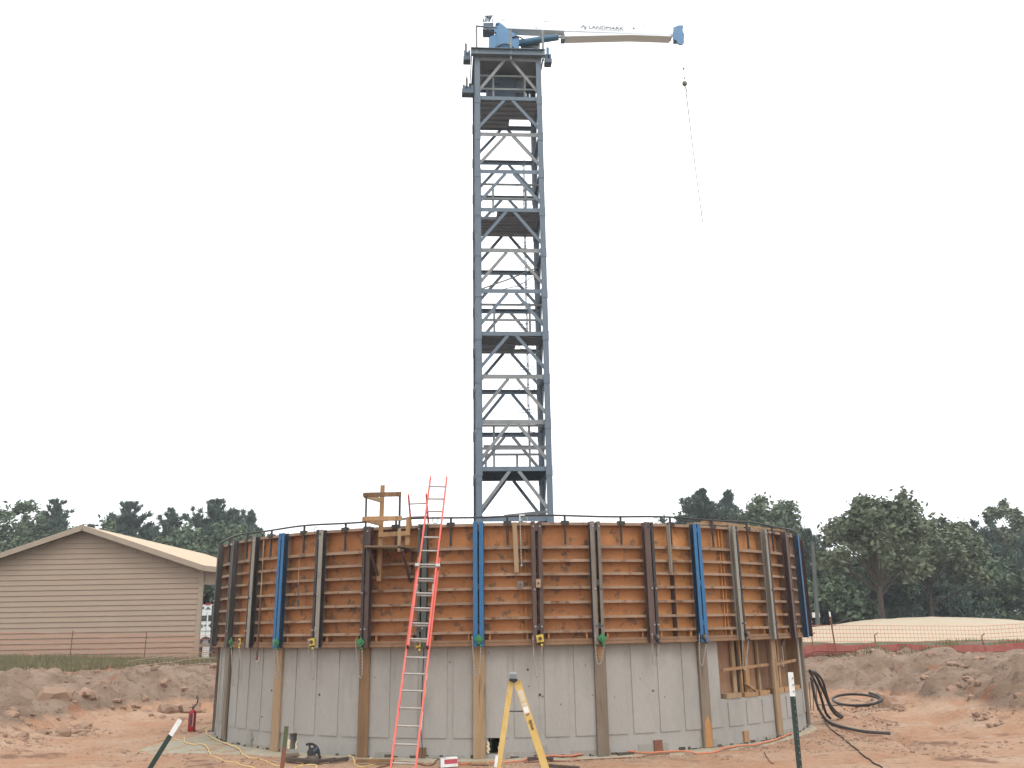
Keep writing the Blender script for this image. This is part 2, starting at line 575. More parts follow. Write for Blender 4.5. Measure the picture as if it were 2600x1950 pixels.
def chain_mesh(mb, pts, r=.011):
    """links read as beads: resample the path and alternate the radius"""
    d = [0]
    for a, b in zip(pts, pts[1:]):
        d.append(d[-1] + (b - a).length)
    n = max(4, int(d[-1] / .03))
    res, rad, j = [], [], 0
    for i in range(n + 1):
        s = d[-1] * i / n
        while j < len(d) - 2 and d[j + 1] < s:
            j += 1
        t = (s - d[j]) / max(d[j + 1] - d[j], 1e-6)
        res.append(pts[j].lerp(pts[j + 1], t))
        rad.append(r if i % 2 else r * .38)
    return mb.tube(res, r, 5, radii=rad)


# ================================================================== setting: ground, mound, grass
def axis(lo, hi, step, outs):
    a = list(np.arange(lo, hi + 1e-6, step))
    for k in outs:
        a = [lo - k] + a + [hi + k] if False else a
    return a


def grid_axis(lo, hi, step, reach_lo, reach_hi):
    mid = np.arange(lo, hi + 1e-6, step)
    L, H, s = [], [], step
    x = lo
    while x > reach_lo:
        s *= 1.25
        x -= s
        L.append(x)
    s, x = step, hi
    while x < reach_hi:
        s *= 1.25
        x += s
        H.append(x)
    return np.concatenate([L[::-1], mid, H])


gx = grid_axis(-24, 24, .13, -900, 900)
gy = grid_axis(17, 46, .13, -300, 1500)
GX, GY = np.meshgrid(gx, gy)
GZ = ground_z(GX, GY)
nx, ny = len(gx), len(gy)
ii = (np.arange(ny - 1)[:, None] * nx + np.arange(nx - 1)[None, :]).ravel()
np_mesh('ground', np.stack([GX.ravel(), GY.ravel(), GZ.ravel()], 1), np.stack([ii, ii + 1, ii + nx + 1, ii + nx], 1),
        ground_material(), smooth_=True, kind='structure')

# pale concrete washed out round the foot of the wall
APRON = {}
vs, fs = [], []
for i in range(181):
    a = -90 + i
    w = .34 + .5 * float(vnoise(a, 3, 9)) + .22 * float(vnoise(a, 9, 2.3)) + 1.25 * math.exp(-((a + 60) / 13) ** 2) + .15 * math.exp(-((a - 36) / 22) ** 2)
    w = max(w * (1.0 if a < -20 else .55), .08)
    APRON[a] = w
    for k, (fr, dz) in enumerate(((0, .055), (.45, .04), (.85, .026), (1, -.05))):
        p = cp(a, RW - .02 + w * fr, 0)
        vs.append((p.x, p.y, max(gz(p.x, p.y), -.03) + dz + .015 * float(vnoise(p.x, p.y, .2))))
for i in range(180):
    for k in range(3):
        o = i * 4 + k
        fs.append((o, o + 1, o + 5, o + 4))
np_mesh('concrete_apron', np.array(vs), np.array(fs), mat('apron_concrete', (.27, .25, .185), (.34, .30, .225), 3, .5, rough=.9, bump=.5, bscale=14, dark=(.30, .19, .12), dscale=2.2, dlo=.50, dhi=.62),
        smooth_=True, kind='structure')

# sand mound beyond the cut on the right
mx, my = np.meshgrid(np.linspace(-1, 1, 60), np.linspace(-1, 1, 44))
mr = np.hypot(mx, my)
mz = 1.9 * np.cos(np.clip(mr, 0, 1) * math.pi / 2) ** .8 - .3
MXC, MYC = 21.5, 54.0
mxx, myy = MXC + mx * 10.5, MYC + my * 7
mz = ground_z(mxx, myy) * .35 + .87 + mz * .62 + .10 * vnoise(mxx, myy, 1.3) + .04 * vnoise(mxx, myy, .5)
i2 = (np.arange(43)[:, None] * 60 + np.arange(59)[None, :]).ravel()
np_mesh('sand_mound', np.stack([mxx.ravel(), myy.ravel(), mz.ravel()], 1), np.stack([i2, i2 + 1, i2 + 61, i2 + 60], 1), M_SAND, smooth_=True, kind='structure')


def top_z(x, y):
    """ground or apron, whichever is higher"""
    z = gz(x, y)
    r = math.hypot(x, y - CY)
    a = math.degrees(math.atan2(x, CY - y))
    if abs(a) < 89:
        w = APRON[int(round(a))]
        fr = (r - RW) / w
        if fr < 1.05:
            z = max(z, -.03) + .06 * max(0, 1 - max(fr, 0) * .6) + .01
    return z


def blades(name, pts, h, w, m, seed):
    r = np.random.RandomState(seed)
    n = len(pts)
    p = np.asarray(pts, float)
    a = r.rand(n) * 6.283
    hh = h * (.45 + r.rand(n) * .9)
    lean = (r.rand(n, 2) - .5) * h * .9
    dx, dy = np.cos(a) * w, np.sin(a) * w
    v = np.empty((n, 3, 3))
    v[:, 0] = p - np.stack([dx, dy, np.full(n, .04)], 1)
    v[:, 1] = p + np.stack([dx, dy, np.full(n, -.04)], 1)
    v[:, 2] = p + np.stack([lean[:, 0], lean[:, 1], hh], 1)
    np_mesh(name, v.reshape(-1, 3), np.arange(n * 3).reshape(-1, 3), m, kind='stuff', label='rough grass growing along the top of the cut bank', category='grass')


r_ = np.random.RandomState(11)


def scatter(n, fx, fy, keep):
    x, y = fx(r_.rand(n)), fy(r_.rand(n))
    k = keep(x, y)
    x, y = x[k], y[k]
    return np.stack([x, y, ground_z(x, y)], 1)


def left_strip(x, y):
    d = np.hypot(x, y - CY)
    return (x < -6) & (d > 17.3) & (y < 44.2) & (vnoise(x, y, 1.2) > -.33)


blades('grass', scatter(60000, lambda u: -26 + u * 20, lambda u: 28 + u * 17, left_strip), .22, .02, M_GRASS, 5)


def right_patch(x, y):
    return (np.hypot((x - 13.6) / 2.6, (y - 37.6) / 1.4) + .5 * vnoise(x, y, .9) < 1.0) | ((x > 12) & (y > 60) & (y < 74)) | ((x > 17) & (y > 39) & (y < 46) & (vnoise(x, y, 1.5) > .05))


blades('grass', scatter(70000, lambda u: 9 + u * 33, lambda u: 34 + u * 40, right_patch), .15, .02, M_GRASS2, 6)

# clods and stones lying on the clay
ico_v = np.array([(0, 0, 1), (.894, 0, .447), (.276, .851, .447), (-.724, .526, .447), (-.724, -.526, .447), (.276, -.851, .447),
                  (.724, .526, -.447), (-.276, .851, -.447), (-.894, 0, -.447), (-.276, -.851, -.447), (.724, -.526, -.447), (0, 0, -1)])
ico_f = np.array([(0, 1, 2), (0, 2, 3), (0, 3, 4), (0, 4, 5), (0, 5, 1), (1, 6, 2), (2, 7, 3), (3, 8, 4), (4, 9, 5), (5, 10, 1), (6, 7, 2), (7, 8, 3), (8, 9, 4), (9, 10, 5), (10, 6, 1), (6, 11, 7), (7, 11, 8), (8, 11, 9), (9, 11, 10), (10, 11, 6)])


def finer(v, f):
    """one subdivision of the lump, pushed to the sphere"""
    v = [tuple(p) for p in v]
    mid, out = {}, []

    def m(a, b):
        k = (min(a, b), max(a, b))
        if k not in mid:
            p = (np.array(v[a]) + np.array(v[b])) / 2
            v.append(tuple(p / np.linalg.norm(p)))
            mid[k] = len(v) - 1
        return mid[k]
    for a, b, c in f:
        x, y, z = m(a, b), m(b, c), m(c, a)
        out += [(a, x, z), (b, y, x), (c, z, y), (x, y, z)]
    return np.array(v), np.array(out)


ico2_v, ico2_f = finer(ico_v, ico_f)


def clods(name, pts, smin, smax, m, seed, label, power=3, ico=(ico_v, ico_f)):
    iv, if_ = ico
    k_ = len(iv)
    r = np.random.RandomState(seed)
    n = len(pts)
    s = smin + (smax - smin) * r.rand(n) ** power
    v = iv[None] * (.72 + .5 * r.rand(n, k_, 1)) * s[:, None, None] * (.7 + .6 * r.rand(n, 1, 3)) * np.array([1, 1, .7])
    v = v + np.asarray(pts)[:, None, :] + np.array([0, 0, 1]) * (s * .12)[:, None, None]
    f = if_[None] + (np.arange(n) * k_)[:, None, None]
    np_mesh(name, v.reshape(-1, 3), f.reshape(-1, 3), m, kind='stuff', label=label, category='clods')


ring = lambda lo, hi: (lambda x, y: (np.hypot(x, y - CY) > lo) & (np.hypot(x, y - CY) < hi) & (vnoise(x, y, 1.3) + .6 * vnoise(x, y, .5) > .08))
clods('clay_clods', scatter(12000, lambda u: -22 + u * 44, lambda u: 23 + u * 22, ring(10.0, 17)), .02, .16, M_CLOD, 1, 'clay clods broken off the cut bank', 4)
clods('clay_boulders', scatter(1100, lambda u: -20 + u * 40, lambda u: 24 + u * 16, ring(10.3, 13.0)), .06, .42, M_CLOD, 8, 'big clay lumps at the foot of the cut bank', 2.2, (ico2_v, ico2_f))
clods('clay_crumbs', scatter(24000, lambda u: -14 + u * 28, lambda u: 18.6 + u * 12, ring(7.3, 11.5)), .008, .05, M_CLOD, 2, 'small clay crumbs strewn on the pit floor', 5)


def front(x, y):
    d = np.hypot(x, y - CY)
    return (d > 7.2) & (d < 7.5 + 1.3 * np.maximum(vnoise(x, y, 1.6) + .1, 0)) & (y < 24) & (x > -4.5) & (vnoise(x + 7, y, .9) > -.12)


clods('gravel', scatter(26000, lambda u: -6 + u * 13, lambda u: 18.7 + u * 5, front), .007, .026, M_GRAVEL, 3, 'loose gravel along the foot of the wall', 2)

# ------------------------------------------------------------------ thin humid air over the site
HZ = MB()
HZ.box((-700, -60, -9), (700, 900, 45))
hm = bpy.data.materials.new('humid_air')
hm.use_nodes = True
hm.node_tree.nodes.remove(hm.node_tree.nodes['Principled BSDF'])
hv = hm.node_tree.nodes.new('ShaderNodeVolumePrincipled')
hv.inputs['Color'].default_value = (.93, .96, 1, 1)
hv.inputs['Density'].default_value = .0008
hv.inputs['Anisotropy'].default_value = .2
hm.node_tree.links.new(hv.outputs[0], hm.node_tree.nodes['Material Output'].inputs['Volume'])
HZ.build('haze', hm, kind='stuff')

# ================================================================== the round concrete wall
ZTOP = 4.18                                   # top of the forms
ZB = 1.955                                    # bottom of the forms
WIN = (35.4, 66.2, .87)                       # window opening: angles and sill height
HOLES = [(onC(743, 1895, RW)[0], .085, .38), (onC(1254, 1897, RW)[0], .10, .46)]
HW = .85                                      # half width in degrees of a drain hole
wall = thing('concrete_wall', cp(0, RW, 0), 'round grey cast concrete wall of the tower base below the orange forms', 'wall')
angs = sorted(set([float(a) for a in np.arange(-180, 180.01, 2)] + [WIN[0], WIN[1]] + [h[0] - HW for h in HOLES] + [h[0] + HW for h in HOLES]))
angs = [a for i, a in enumerate(angs) if i == 0 or a - angs[i - 1] > 1e-4]
mb = MB()
RI = RW - .24
for a0, a1 in zip(angs, angs[1:]):
    am = (a0 + a1) / 2
    zs = [(-.3, 2.02)]
    if WIN[0] < am < WIN[1]:
        zs = [(-.3, WIN[2])]
    for h, z0, z1 in HOLES:
        if abs(am - h) < HW:
            zs = [(-.3, z0), (z1, 2.02)]
    for z0, z1 in zs:
        mb.arc(a0, a1, RI, RW, z0, z1, 1)
mb.build('shell', M_CONC, wall)
for k in range(-18, 19):                      # shallow raised panels cast by the form liner
    a0 = -8.75 + 4.56 * k
    a1 = a0 + 3.55
    if a1 < -82 or a0 > 84:
        continue
    zt = 1.99
    if a0 < WIN[1] + .5 and a1 > WIN[0] - .5:
        if a0 < WIN[0] - .8:
            a1 = WIN[0] - .25
        elif a1 > WIN[1] + .8:
            a0 = WIN[1] + .2
        else:
            zt = .80
    MB().arc(a0, a1, RW - .01, RW + .016, .372, zt, 4).build('panel', M_CONC, wall)
# rough cold joint band at the foot
mb = MB()
i = 0
a = -88.0
while a < 88:
    w = 2 + 5 * random.random()
    skip = any(a - .3 < h[0] + HW and a + w + .3 > h[0] - HW for h in HOLES)
    if random.random() < .75 and not skip:
        mb.arc(a, a + w, RW - .005, RW + .006 + .012 * random.random(), -.1, .05 + .17 * random.random() ** 2, 4)
    a += w
mb.build('foot_band', M_CONCB, wall)
mb = MB()
a = -86.0
while a < 88:
    w = .25 + 1.1 * random.random() ** 2
    if random.random() < .62 and not any(a - .3 < h[0] + HW and a + w + .3 > h[0] - HW for h in HOLES):
        mb.arc(a, a + w, RW - .004, RW + .010 + .012 * random.random(), -.1, .03 + .06 * random.random() ** 1.5, 2)
    a += w + .3 * random.random()
mb.build('damp_foot_stain', M_DKWOOD, wall, kind='stuff')
for px, py in ((690, 1753), (664, 1820), (811, 1764), (952, 1720), (1340, 1700), (1371, 1764), (1378, 1768), (1342, 1743), (1424, 1788), (1504, 1765), (1658, 1754), (1625, 1723), (1687, 1770), (1560, 1770), (1240, 1657), (1486, 1689), (1142, 1681)):
    a, z, p = onC(px, py, RW + .014)
    t, e = frame(a)
    s = .022 if (px, py) in ((690, 1753), (811, 1764), (1371, 1764), (1658, 1754), (1340, 1700)) else .011
    MB().tube([p - e * .02, p + e * .004], s, 8).build('tie_hole', M_HOLE, wall)

# drain holes: cream foam smeared at the sides
for h, z0, z1 in HOLES:
    q = thing('drain_hole', cp(h, RW, z0), 'rough drain hole edged with cream foam ' + ('left of the cutting saw' if h < -20 else 'just behind the yellow stepladder foot'), 'hole')
    mb = MB()
    mb.arc(h - HW, h + HW, RI - .45, RI - .43, z0 - .1, z1 + .1, 1)
    mb.arc(h - HW - .2, h - HW - .05, RI - .44, RI, z0 - .1, z1 + .1, 1)
    mb.arc(h + HW + .05, h + HW + .2, RI - .44, RI, z0 - .1, z1 + .1, 1)
    mb.arc(h - HW, h + HW, RI - .43, RW - .05, z0 - .03, z0 - .005, 1)
    mb.arc(h - HW, h + HW, RI - .43, RW - .05, z1 + .005, z1 + .03, 1)
    mb.build('dark_hole_box', M_HOLE, q)  # dark box added behind the hole so its inside reads as shade
    for sg in (-1, 1):
        mb = MB()
        n = 7 if sg < 0 else 5
        for k in range(n):
            z = z0 + (z1 - z0) * (.08 + .5 * k / n)
            mb.ball(cp(h + sg * (HW + .10 * math.sin(k * 2.1)), RW + .004, z), .018 + .016 * random.random(), 8, 6)
        mb.build('foam', M_FOAM, q)
    MB().arc(h - HW - .5, h + HW + .5, RW, RW + .012, z1, z1 + .07, 2).build('lintel_scar', M_CONCB, q)

# timber blockout standing in the window opening
q = thing('window_blockout', cp(50, RW - .1, WIN[2]), 'timber and plywood blockout filling the rectangular opening in the concrete wall', 'formwork')
zt = 1.95
for a0, a1, m in ((35.5, 42.1, M_PLY), (45.9, 49.6, M_PLY), (49.7, 55.6, M_PLY), (55.7, 58.8, M_PLY)):
    MB().arc(a0, a1, RI - .02, RI, WIN[2] - .02, zt, 4).build('plywood_sheet', m, q)
MB().arc(58.9, 66.1, RI - .02, RI, WIN[2] - .02, zt, 4).build('plywood_sheet', M_W_BRN, q)
MB().arc(65.95, 66.12, RI, RW + .004, WIN[2] + .001, zt, 1).build('reveal_liner', M_W_BRN, q)
MB().arc(35.48, 35.62, RI, RW - .03, WIN[2] + .001, zt, 1).build('reveal_liner', M_PLY, q)
MB().arc(40.0, 50.5, RI - .16, RI - .14, WIN[2] - .02, zt + .05, 4).build('dark_backing', M_HOLE, q)  # added dark sheet, its colour stands in for shade in the gap
for a0, w, m, r0 in ((40.9, .9, M_W_TAN, RW - .17), (42.0, .45, M_W_NEW, RW - .1), (43.2, 1.0, M_W_NEW, RW - .06), (48.4, .6, M_W_TAN, RW - .16), (53.7, 1.05, M_W_NEW, RW - .07), (56.0, .5, M_W_NEW, RW - .12), (57.2, 1.2, M_W_TAN, RW - .17)):
    MB().arc(a0 - w / 2, a0 + w / 2, r0 - .05, r0, WIN[2] + .05, zt, 1).build('stud', m, q)
for a0, a1, z in ((36.2, 50.0, 1.405), (50.8, 65.0, 1.43)):
    MB().bar(cp(a0, RW - .01, z), cp(a1, RW - .05, z + .04), .05, .055).build('cross_bar', M_W_NEW, q)
for a0, a1 in ((36.6, 40.4), (41.2, 45.0), (45.6, 48.9), (51.5, 54.4), (55.0, 58.8), (60.0, 64.2)):
    MB().arc(a0, a1, RW - .2, RW + .004 + .012 * random.random(), WIN[2], WIN[2] + .085 + .02 * random.random(), 2).build('sill_block', M_W_NEW if a0 > 40 else M_W_TAN, q)
MB().bar(cp(42.0, RW - .02, 1.13), cp(44.9, RW - .02, .97), .04, .04).build('wedge', M_W_NEW, q)

# ================================================================== orange steel forms
SOL = [(-78.0, None, 'none', 'edge'), (-66.8, M_CHAR, 'dark', ''), (-56.3, M_CHAR, 'dark', ''), (-48.2, M_LGREY, 'grey', ''), (-39.75, M_BLUE, 'blue', ''),
       (-31.3, M_LGREY, 'grey', ''), (-22.4, M_DARK, 'dark', ''), (-13.3, M_GREEN_ST, 'green', ''), (-4.66, M_BLUE, 'blue', ''), (4.0, M_BROWN, 'brown', ''),
       (13.0, M_GREY, 'grey', ''), (22.0, M_BROWN, 'brown', ''), (30.64, M_BLUE, 'blue', ''), (39.4, M_LGREY, 'grey', ''), (48.6, M_LGREY, 'grey', ''),
       (57.1, M_BROWN, 'brown', ''), (65.0, M_BLUE, 'blue', ''), (74.0, M_BROWN, 'brown', ''), (84.0, M_BROWN, 'brown', '')]
SLAB = ['', 'dark strongback at the far left rim of the forms',
        'charcoal strongback with a small green plate, second from the left rim', 'cement caked grey strongback with a narrow yellow plate beside its foot',
        'bright blue double strongback nearest the tan building', 'grey strongback with a square yellow plate at its foot',
        'dark strongback behind the timber guard platform', 'green grey strongback behind the red extension ladder',
        'bright blue double strongback below the lattice tower, over a pale batten', 'brown double strongback with a yellow plate at its foot',
        'grey double strongback with a green diamond plate at its foot, right of the tower', 'wide brown strongback between grey and blue ones, a dark chain block at its foot',
        'bright blue strongback left of the window opening', 'cement caked strongback above the left half of the window opening',
        'cement caked strongback above the right half of the window opening', 'brown strongback beside the blue one at the right rim',
        'blue strongback seen edge on at the right rim of the forms', 'brown strongback on the right rim before the tall trees', 'brown strongback on the far right rim, mostly hidden']
PLAB = ['narrow orange form panel at the far left rim of the forms', 'narrow orange form panel second from the left rim', 'orange form panel between charcoal and grey strongbacks on the left',
        'orange form panel left of the first blue strongback, a rope hanging before it', 'orange form panel right of the first blue strongback', 'orange form panel between the grey strongback and the timber platform',
        'shaded form panel behind the timber guard platform', 'stained form panel between the red ladder and the central blue strongback', 'orange form panel below the tower with a short timber stick hanging on it',
        'clean orange form panel between the two double strongbacks, brown and grey', 'orange form panel with dark streaks between grey and brown strongbacks', 'form panel with a thin vertical seam and a hanging timber stick',
        'bright orange form panel right of the blue strongback, left of the window opening', 'bright orange form panel between the two cement caked strongbacks', 'bright orange form panel right of the cement caked strongbacks',
        'narrow orange form panel between brown and blue strongbacks at the right', 'dark narrow form panel just behind the last blue strongback', 'rusty form panel on the far right rim']
RIBZ = [(ZTOP - .03, ZTOP), (3.715, 3.745), (3.465, 3.49), (3.222, 3.247), (2.97, 2.995), (2.708, 2.733), (2.44, 2.465), (2.188, 2.213)]
R0, R1, RIB = RW + .015, RW + .040, RW + .185
for i in range(len(SOL) - 1):
    a0, a1 = SOL[i][0] + .015, SOL[i + 1][0] - .015
    am = (a0 + a1) / 2
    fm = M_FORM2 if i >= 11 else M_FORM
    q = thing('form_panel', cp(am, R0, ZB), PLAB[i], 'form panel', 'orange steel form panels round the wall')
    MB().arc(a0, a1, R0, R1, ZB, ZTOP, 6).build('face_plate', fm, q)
    for k, (z0, z1) in enumerate(RIBZ):
        mb = MB()
        j = .004 * (random.random() - .5)
        mb.arc(a0 + .02, a1 - .02, R1, RIB - .012, z0 + j, z1 + j - .012, 6)           # the horizontal leg
        mb.arc(a0 + .02, a1 - .02, RIB - .012, RIB, z0 + j - .024, z1 + j, 6)      # its turned up lip
        mb.build('rib', M_RIB, q)
    for sa in (a0 + .08, a1 - .26):
        MB().arc(sa, sa + .18, R1, RIB - .02, ZB + .11, ZTOP - .035, 1).build('end_plate', M_RIB, q)
    MB().arc(a0, a1, R1 - .002, RIB + .012, ZB, ZB + .052, 6).build('bottom_board', M_LEDGE, q)
    MB().arc(a0, a1, R1 - .002, RIB - .004, ZB + .056, ZB + .104, 6).build('bottom_board', M_LEDGE, q)
    w = a1 - a0
    for fr in (.16, .80):
        MB().arc(a0 + w * fr, a0 + w * fr + .28, R1, RIB - .03, ZB + .108, RIBZ[-1][0] - .006, 1).build('stub', fm, q)
    if i in (8, 12):
        for fr in (.72, .80):
            MB().arc(a0 + w * fr, a0 + w * fr + .2, R1, R1 + .05, ZB + .11, ZTOP - .04, 1).build('stiffener', fm, q)
    if i == 11:
        MB().arc(am - .03, am + .03, R1, RIB + .004, ZB + .02, 3.46, 1).build('joint_strip', M_BROWN, q)

M_NAVY = mat('dark_navy_web', (.016, .036, .072), (.03, .04, .055), 6, .5, rough=.6)  # webs and inner flanges of blue strongbacks, darker than their outer flanges
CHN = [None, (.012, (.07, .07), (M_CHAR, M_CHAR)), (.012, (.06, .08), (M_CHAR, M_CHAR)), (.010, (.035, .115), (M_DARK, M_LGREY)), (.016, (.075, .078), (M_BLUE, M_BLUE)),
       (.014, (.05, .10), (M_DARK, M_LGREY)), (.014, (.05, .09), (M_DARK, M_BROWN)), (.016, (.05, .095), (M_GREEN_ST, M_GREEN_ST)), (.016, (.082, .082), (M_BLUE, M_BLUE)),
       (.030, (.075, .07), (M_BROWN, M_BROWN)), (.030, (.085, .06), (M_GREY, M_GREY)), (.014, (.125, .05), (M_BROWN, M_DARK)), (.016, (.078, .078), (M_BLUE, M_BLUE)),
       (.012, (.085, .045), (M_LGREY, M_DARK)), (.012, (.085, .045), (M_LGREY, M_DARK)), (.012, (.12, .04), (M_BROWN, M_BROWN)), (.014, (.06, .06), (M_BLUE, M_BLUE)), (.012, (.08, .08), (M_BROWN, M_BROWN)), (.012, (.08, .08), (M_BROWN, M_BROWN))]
for i, (a, m, cname, _) in enumerate(SOL):
    if m is None:
        continue
    q = thing('strongback', cp(a, RIB, ZB), SLAB[i], 'strongback', 'vertical strongbacks clamped on the forms')
    t, e = frame(a)
    zb, zt = ZB - (.005 if m is not M_BLUE else .01), ZTOP + .012
    half, (wl, wr), (ml, mr) = CHN[i]
    for sg, fw, mm in ((-1, wl, ml), (1, wr, mr)):
        o = MB()
        c = cp(a, RIB + .114, (zb + zt) / 2) + t * sg * (half + fw / 2)
        o.obox(c, t, e, Z_, fw / 2, .006, (zt - zb) / 2)                              # painted outer flange
        o = o.build('channel', mm, q)
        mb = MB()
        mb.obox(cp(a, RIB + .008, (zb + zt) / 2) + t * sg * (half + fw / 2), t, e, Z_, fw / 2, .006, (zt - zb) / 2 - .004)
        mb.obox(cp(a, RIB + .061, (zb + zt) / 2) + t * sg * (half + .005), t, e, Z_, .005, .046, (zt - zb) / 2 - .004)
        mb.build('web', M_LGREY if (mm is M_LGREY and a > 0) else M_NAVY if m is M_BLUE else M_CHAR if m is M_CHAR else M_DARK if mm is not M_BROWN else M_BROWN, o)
    for z in (2.26, 3.0, 4.05):
        MB().obox(cp(a, RIB + .068, z + .06 * random.random()), t, e, Z_, half - .001, .040, .05).build('spacer', m if random.random() < .5 else M_DARK, q)
    if m not in (M_BLUE,):
        for z in (4.1, 2.94, 2.28):
            for sg in (-1, 1):
                c = cp(a, RIB + .119, z) + t * sg * (half + .03)
                MB().tube([c, c + e * .02], .016, 6).build('bolt', M_ALU if random.random() < .6 else M_DARK, q)

q = thing('inner_form_ring', cp(0, RI, ZB), 'dark inner form ring standing behind the orange panels', 'inner form')
MB().arc(-180, 180, RI - .06, RI - .02, 2.03, ZTOP - .06, 90).build('inner_plate', M_BROWN, q)
mb = MB()
mb.arc(-180, 180, 0, RI - .01, .02, .06, 72)
mb.build('inner_slab', M_CONCB, kind='structure')

# guard ring of pipe above the forms, held on posts at mid panel
q = thing('guard_ring', cp(0, RIB, ZTOP + .12), 'black pipe ring bent round just above the top edge of the forms', 'guard rail')
pts = [cp(a, RIB - .02, ZTOP + .125 + .012 * math.sin(a * .31)) for a in np.arange(-100, 100.1, 2)]
MB().tube(pts, .019, 6).build('pipe', M_PIPE, q)
for i in range(len(SOL) - 1):
    am = (SOL[i][0] + SOL[i + 1][0]) / 2
    t, e = frame(am)
    mb = MB()
    mb.tube([cp(am, RIB - .02, 3.74), cp(am, RIB - .02, ZTOP + .125)], .024, 6)
    mb.build('post', M_PIPE if i % 3 else M_DARK, q)
    MB().obox(cp(am, RIB - .01, ZTOP - .005), t, e, Z_, .075, .035, .035).build('clamp', M_PIPE, q)
    MB().obox(cp(am, RIB - .02, 3.752), t, e, Z_, .05, .03, .007).build('foot_plate', M_RIB, q)

# lifting rings on the rim
for px, py in ((1105, 1321), (1332, 1319), (1666, 1321), (803, 1346)):
    a, z, p = onC(px, py, RIB - .02)
    t, e = frame(a)
    pts = [p + t * (.055 * math.cos(u)) + Z_ * (.055 * math.sin(u)) for u in np.linspace(0, 6.28, 17)]
    MB().tube(pts, .008, 5, cap=False).build('lifting_ring', M_ALU, label={1105: 'small lifting ring on the rim right of the red ladder', 1332: 'small lifting ring on the rim in front of the tower foot', 1666: 'small lifting ring on the rim between brown strongback and tower', 803: 'small lifting ring on the rim at the left above a grey strongback'}[px], category='ring', group='lifting rings on the form rim')

# timber battens down the concrete under every second strongback
BAT = [(-74.6, M_W_GRY, 'dark batten seen edge on at the left rim of the concrete wall'), (-60.36, M_W_GRY, 'weathered grey batten at the left end of the concrete wall'),
       (-41.12, M_W_TAN, 'tan batten with knots below the first blue strongback'), (-23.07, M_W_BRN, 'dark brown round edged batten left of the red ladder'),
       (-4.83, M_W_TAN, 'pale tan batten with muddy boot marks below the central blue strongback'), (13.46, M_W_GRY, 'grey cement smeared batten with a fresh split at its top'),
       (31.58, M_W_GRY, 'weathered batten with a fresh orange patch at its foot, left of the opening'), (50.66, M_W_TAN, 'batten crossing the middle of the window opening'),
       (69.6, M_W_GRY, 'pale batten at the right rim of the concrete wall')]
for a, m, lab in BAT:
    t, e = frame(a)
    r0 = RW + .017
    w = .112 if a != 50.66 else .10
    o = MB().bar(cp(a, r0 + .03, .03 if abs(a) < 50 else .1), cp(a, r0 + .03, 1.952), .06, 2 * w, up=t, c=.02 if a == -23.07 else .006)
    o.build('timber_batten', m, label=lab, category='batten', group='timber battens on the concrete wall')
a, z, p = onC(1525, 1668, RW + .08)
t, e = frame(13.46)
# fresh wood showing where bark and cement split off
MB().prism([cp(13.46, RW + .0775, 1.90) - t * .07, cp(13.46, RW + .0775, 1.90) + t * .07, cp(13.46, RW + .0775, 1.70) + t * .05, cp(13.46, RW + .0775, 1.66) - t * .03], e * .006).build('split_sliver', M_W_NEW, label='fresh split wood sliver at the top of the cement smeared batten', category='sliver')
t, e = frame(31.58)
MB().prism([cp(31.58, RW + .0775, .05) - t * .09, cp(31.58, RW + .0775, .05) + t * .09, cp(31.58, RW + .0775, .45) + t * .085, cp(31.58, RW + .0775, .62) + t * .01, cp(31.58, RW + .0775, .5) - t * .07], e * .006).build('split_sliver', mat('orange_wood', (.38, .19, .07), (.3, .15, .06), 6, .5), label='fresh orange wood at the foot of the batten left of the opening', category='sliver')

# plates with chains at the feet of the strongbacks
CH = [(588, 1630, 'g', 1740, 'green plate with a thin hanging chain near the left rim of the forms', .6), (609, 1629, 'y', 1722, 'narrow yellow plate seen edge on with a long chain at the left', .6),
      (702, 1632, 'g', 1722, 'green plate with chain below the first blue strongback', 1), (793, 1630, 'y', 1726, 'square yellow plate with a long chain loop beside a grey strongback', 1),
      (916, 1631, 'g', 1720, 'green diamond plate with chain left of the dark brown batten', 1), (1062, 1634, 'y', 1662, 'small yellow hook plate with a short chain behind the red ladder', .7),
      (1216, 1623, 'g', 1716, 'lime green diamond plate with two chains on the central blue strongback', 1), (1371, 1621, 'y', 1716, 'yellow plate with an eye and chain loop right of the tower', 1),
      (1529, 1620, 'g', 1686, 'green diamond plate with chain above the cement smeared batten', 1), (1669, 1616, 'd', 1685, 'dark rusty chain block on the wide brown strongback', 1),
      (1788, 1616, 'd', 1690, 'dark rusty chain block on the blue strongback left of the opening', 1), (1896, 1608, 'd', 1700, 'dark chain block hanging over the left half of the opening', 1)]
